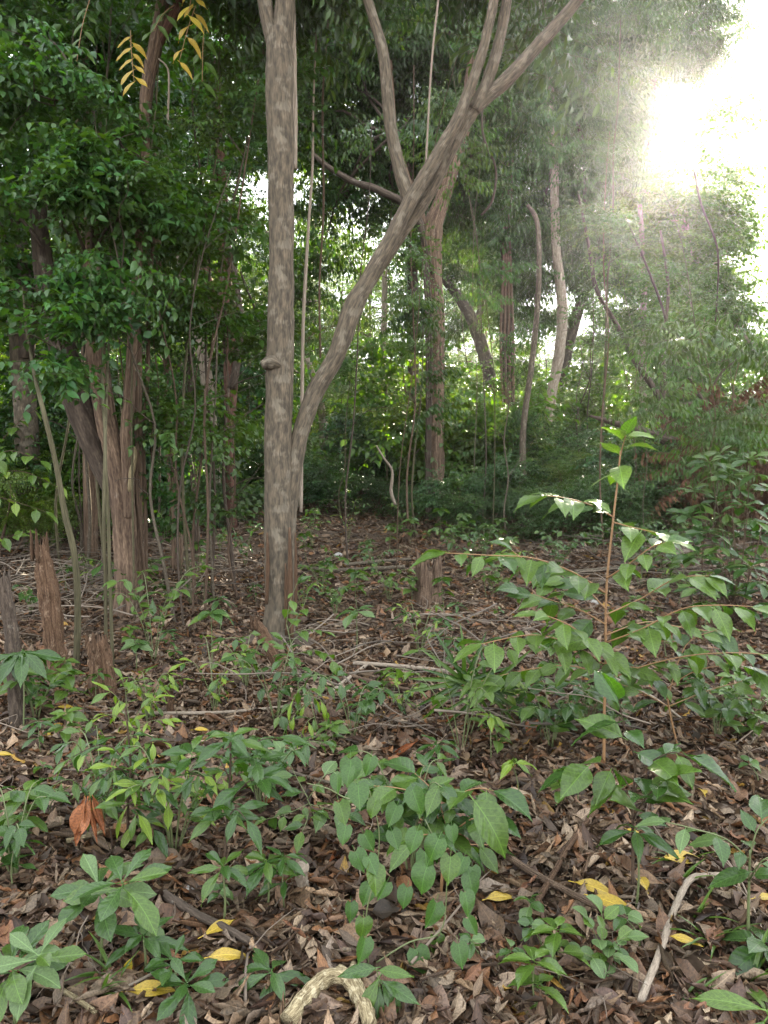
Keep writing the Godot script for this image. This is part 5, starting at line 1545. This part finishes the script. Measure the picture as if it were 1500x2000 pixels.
func seedlings() -> void:
	var at := [[610, 1070], [680, 1060], [730, 1130], [760, 1180], [590, 1190], [480, 1110], [430, 1080], [380, 1150], [330, 1190], [300, 1300], [180, 1150], [60, 1200], [960, 1160], [1010, 1130], [1160, 1090], [1300, 1150], [1360, 1200], [920, 1120], [790, 1040], [700, 1010], [540, 1420], [480, 1350], [420, 1400], [690, 1450], [900, 1480], [820, 1290], [1250, 1150]]
	for k in at.size():
		var where := on_ground(at[k][0], at[k][1])
		bushy("wild_sapling", ["wild sapling with pointed green leaves ", "wild sapling with narrow hanging leaves ", "wild sapling with bluish leaves "][k % 3] + near_what(where), at[k][0], at[k][1], rng.randf_range(0.3, 0.75), 5, ["ovate", "lance", "ovate"][k % 3], [["leaf_mid", "leaf_fresh"], ["leaf_mid", "leaf_lime", "leaf_dark"], ["leaf_blue", "leaf_dark"]][k % 3], Vector2(0.07, 0.11), 0.05, 0.8, "wild saplings on the middle ground")
	var kinds := [
		seedling_kind("ovate_seedling", "small forest-floor seedling with a whorl of oval mid-green leaves", "ovate", ["leaf_mid", "leaf_fresh"], 0.16, 7, Vector2(0.06, 0.1), 0.1),
		seedling_kind("narrow_seedling", "small forest-floor seedling with narrow dark leaves", "lance", ["leaf_dark", "leaf_blue"], 0.2, 8, Vector2(0.07, 0.11), 0.0),
		seedling_kind("pale_seedling", "tiny forest-floor seedling with a few pale round leaves", "round", ["leaf_pale", "leaf_blue"], 0.09, 5, Vector2(0.035, 0.055), 0.2),
		seedling_kind("leafy_seedling", "taller forest-floor seedling with bluish leaves in two tiers", "ovate", ["leaf_blue", "leaf_mid"], 0.34, 9, Vector2(0.08, 0.13), 0.1),
		seedling_kind("lime_seedling", "small forest-floor seedling with lime green hanging leaves", "lance", ["leaf_lime", "leaf_fresh"], 0.22, 6, Vector2(0.06, 0.1), -0.4),
	]
	var names := ["small seedling with oval mid-green leaves ", "small seedling with narrow dark leaves ", "tiny seedling with pale round leaves ", "taller seedling with bluish leaves in tiers ", "small seedling with lime hanging leaves "]
	var used := [false, false, false, false, false]
	var spots: Array = []
	for e in [[770, 1385, 4], [760, 1360, 0], [860, 1560, 1], [975, 1490, 0], [960, 1500, 4], [1060, 1460, 1], [60, 1380, 1], [120, 1350, 0], [640, 1480, 0], [450, 1800, 2], [985, 1900, 2], [1060, 1870, 2], [1010, 1840, 2], [940, 1900, 2], [1100, 1930, 0], [1060, 2000, 0], [40, 1660, 0], [30, 1760, 1], [100, 1600, 2], [80, 1530, 2], [560, 1800, 1], [1470, 1460, 0], [1420, 1420, 0], [1480, 1540, 2], [1090, 1580, 0], [1010, 1600, 4], [1130, 1590, 4], [1250, 1870, 2], [1210, 1900, 2], [870, 1200, 3], [890, 1230, 1], [870, 1260, 1], [720, 1420, 1], [300, 1900, 2], [700, 1200, 3], [640, 1160, 3], [600, 1100, 3], [620, 1130, 0], [650, 1190, 0], [760, 1080, 3], [800, 1070, 3], [830, 1060, 0], [900, 1060, 3], [920, 1075, 3], [950, 1080, 3], [980, 1070, 3], [720, 1090, 1], [790, 1250, 1], [330, 1280, 1], [120, 1470, 0]]:
		spots.append([on_ground(e[0], e[1]), e[2], rng.randf_range(0.85, 1.2)])
	var tries := 0
	while spots.size() < 190 and tries < 3000:
		tries += 1
		var a := deg_to_rad(rng.randf_range(-29.0, 29.0))
		var dist := sqrt(rng.randf_range(3.6 * 3.6, 15.0 * 15.0))
		if rad_to_deg(a) < 8.0 and rng.randf() < 0.45: continue
		spots.append([ground(sin(a) * dist, -cos(a) * dist), rng.randi() % 4, rng.randf_range(0.8, 1.5)])
	for e in spots:
		var k: int = e[1]
		var turn := rng.randf() * TAU
		if not used[k]:
			used[k] = true
			kinds[k].transform = Transform3D(Basis(Vector3.UP, turn).scaled(Vector3.ONE * e[2]), e[0])
			kinds[k].set_meta("label", names[k] + near_what(e[0]))
		else:
			copy_of(kinds[k], e[0], turn, e[2]).set_meta("label", names[k] + near_what(e[0]))

func litter() -> void:
	var holder := Node3D.new()
	holder.name = "leaf_litter"
	add_child(holder)
	tag(holder, "thick layer of dry brown leaves covering the forest floor", "leaf litter", "", "stuff")
	var tones := [Color(0.23, 0.145, 0.08), Color(0.14, 0.085, 0.048), Color(0.34, 0.23, 0.13), Color(0.40, 0.30, 0.19), Color(0.28, 0.135, 0.055), Color(0.10, 0.064, 0.04), Color(0.29, 0.21, 0.135), Color(0.21, 0.12, 0.065)]
	# kinds of patch: radius, leaves, smallest and largest leaf, variants; then laid out in a grid from near to far: cell size, from, to
	for band in [[0.40, 480, 0.06, 0.145, 8, 0.5, 1.0, 5.6], [0.62, 420, 0.07, 0.14, 5, 0.8, 5.6, 10.0], [0.9, 230, 0.09, 0.17, 4, 1.15, 10.0, 17.0], [1.7, 170, 0.12, 0.22, 3, 2.2, 17.0, 36.0]]:
		var variants: int = band[4]
		var meshes: Array = []
		var lists: Array = []
		for v in variants:
			var o := MB.new()
			for k in int(band[1]):
				var src: MB = litter_builds[rng.randi() % litter_builds.size()]
				var a := rng.randf() * TAU
				var r: float = band[0] * sqrt(rng.randf())
				var s := rng.randf_range(band[2], band[3]) * (1.0 if rng.randf() < 0.7 else 0.6)
				var up := Vector3(rng.randfn() * 0.42, 1, rng.randfn() * 0.42)
				var yaw := rng.randf() * TAU
				var x := facing(Vector3(cos(a) * r, rng.randf_range(0.0, 0.038), sin(a) * r), Vector3(cos(yaw), 0, sin(yaw)) - up * Vector3(0.3, 0.0, 0.3), up, s)
				var c: Color = tones[rng.randi() % tones.size()]
				if rng.randf() < 0.012:
					c = Color(0.45, 0.27, 0.05)
				var w := rng.randf_range(0.35, 1.2)
				c = Color(c.r * w, c.g * w, c.b * w)
				var start := o.v.size()
				for q in src.v:
					o.v.append(x * q)
					o.c.append(c)
				o.uv.append_array(src.uv)
				for q in src.i:
					o.i.append(q + start)
			meshes.append(o.done())
			lists.append([])
		var cell: float = band[5]
		var reach := int(band[7] / cell) + 1
		for iz in reach + 1:
			for ix in range(-reach, reach + 1):
				var x := (ix + rng.randf_range(-0.15, 0.15)) * cell
				var z := -(iz + rng.randf_range(-0.15, 0.15)) * cell
				var dist := Vector2(x, z).length()
				if dist < band[6] - cell * 0.3 or dist > band[7] + cell * 0.3 or absf(x) > -z * 0.74 + 0.8: continue
				var n := Vector3(height(x - 0.2, z) - height(x + 0.2, z), 0.4, height(x, z - 0.2) - height(x, z + 0.2))
				var yaw := rng.randf() * TAU
				lists[rng.randi() % variants].append([facing(ground(x, z), Vector3(cos(yaw), 0, sin(yaw)).slide(n.normalized()), n, 1.0), Color.WHITE])
		for v in variants:
			many("dry_leaves", meshes[v], M.litter, lists[v], holder)
	# twigs
	var tw := Node3D.new()
	tw.name = "twig_litter"
	add_child(tw)
	tag(tw, "thin dry twigs strewn over the leaf litter", "twigs", "", "stuff")
	for v in 5:
		var b := MB.new()
		var pts: Array = []
		for k in 5:
			pts.append(Vector3(rng.randf_range(-0.05, 0.05), 0.012 + rng.randf_range(0.0, 0.06) * sin(PI * k / 4.0), (k - 2) * 0.24))
		add_tube(b, pts, [0.007, 0.006, 0.005, 0.004, 0.002], 5, 3, 0.15)
		for k in 3:
			var o: Vector3 = pts[1 + k]
			add_tube(b, [o, o + Vector3(rng.randf_range(-0.12, 0.12), 0.03, 0.08), o + Vector3(rng.randf_range(-0.22, 0.22), 0.03, 0.18)], [0.003, 0.0025, 0.0015], 4, 2)
		var list: Array = []
		for k in 100:
			var a := rng.randf_range(-0.62, 0.62)
			var dist := sqrt(rng.randf_range(2.0 * 2.0, 15.0 * 15.0))
			var p := ground(sin(a) * dist, -cos(a) * dist) + Vector3.UP * rng.randf_range(0.01, 0.05)
			var yaw := rng.randf() * TAU
			var g := rng.randf_range(0.3, 0.95)
			list.append([facing(p, Vector3(cos(yaw), rng.randf_range(-0.06, 0.06), sin(yaw)), Vector3.UP + Vector3(rng.randfn(), 0, rng.randfn()) * 0.3, rng.randf_range(0.25, 0.75)), Color(0.24 * g, 0.185 * g, 0.135 * g)])
		# denser tangles under the many-stemmed tree and behind the sapling
		for c in [[110, 1160, 1.2, 22], [1260, 1120, 1.3, 16], [330, 1120, 1.3, 8], [850, 1330, 1.2, 8]]:
			var o := on_ground(c[0], c[1])
			for k in int(c[3]):
				var p := ground(o.x + rng.randfn() * c[2] * 0.6, o.z + rng.randfn() * c[2] * 0.6) + Vector3.UP * rng.randf_range(0.01, 0.3)
				var yaw := rng.randf() * TAU
				var g := rng.randf_range(0.3, 0.9)
				list.append([facing(p, Vector3(cos(yaw), rng.randf_range(-0.3, 0.3), sin(yaw)), Vector3.UP, rng.randf_range(0.4, 1.2)), Color(0.25 * g, 0.2 * g, 0.15 * g)])
		many("twigs", b.done(), M.twig, list, tw)

func fallen_leaves() -> void:
	# the largest loose leaves, one by one
	for k in 270:
		var px := rng.randf_range(0, 1500)
		var py := lerpf(1480, 2040, sqrt(rng.randf()))
		var p := on_ground(px, py)
		var s := rng.randf_range(0.085, 0.145)
		var up := Vector3(rng.randfn() * 0.3, 1, rng.randfn() * 0.3)
		var yaw := rng.randf() * TAU
		var tone := rng.randi() % 5
		single("fallen_leaf", litter_meshes[rng.randi() % litter_meshes.size()], M["dry_%d" % tone], ["brown", "light brown", "dark brown", "reddish brown", "pale tan"][tone] + " dry curled leaf on the litter " + near_what(p), "fallen leaf", facing(p + Vector3.UP * 0.03, Vector3(cos(yaw), 0, sin(yaw)), up, s), "large brown leaves on the litter")
	for e in [[1338, 1707, 0.0, 0.18], [1253, 1750, 1.5, 0.13], [1165, 1770, -0.5, 0.16], [1200, 1795, -0.6, 0.17], [1372, 1565, 1.3, 0.12], [1327, 1585, 0.6, 0.09], [130, 1400, 0.1, 0.11], [450, 1905, 0.2, 0.13], [430, 1845, 0.7, 0.12], [1340, 1870, -0.4, 0.1], [1495, 1780, 0.2, 0.1], [10, 1492, 0.1, 0.09], [100, 1455, 0.6, 0.09], [300, 1975, 0.1, 0.14], [56, 1630, 0.9, 0.08], [980, 1778, 0.3, 0.12], [395, 1445, 0.1, 0.1], [1240, 1650, -0.8, 0.08]]:
		var p := on_ground(e[0], e[1])
		var kinds: Array = leaf_meshes["lance"]
		single("yellow_fallen_leaf", kinds[rng.randi() % 6], M.leaf_yellow, "long yellow fallen leaf with brown specks " + near_what(p), "fallen leaf", facing(p + Vector3.UP * 0.05 - Vector3(cos(e[2]), 0, -sin(e[2])) * e[3] * 0.5, Vector3(cos(e[2]), 0.12, -sin(e[2])), Vector3(0, 1, 0.35), e[3]), "yellow leaves on the litter")
	for e in [[815, 1470, 0.9, 0.24], [790, 1490, 0.4, 0.16], [655, 1690, 1.2, 0.14], [640, 1660, 1.6, 0.15], [530, 1590, 0.4, 0.13], [920, 1430, 0.2, 0.12], [960, 1450, 0.5, 0.12], [1040, 1440, 0.8, 0.12], [880, 1425, 0.5, 0.1], [935, 1415, 0.9, 0.12]]:
		var p := on_ground(e[0], e[1])
		single("rusty_fallen_leaf", litter_meshes[rng.randi() % litter_meshes.size()], M.leaf_rust, "large rust-orange curled dead leaf " + near_what(p), "fallen leaf", facing(p + Vector3.UP * 0.05, Vector3(cos(e[2]), 0.3, -sin(e[2])), Vector3(0, 1, 0.4), e[3]), "rusty leaves on the litter")
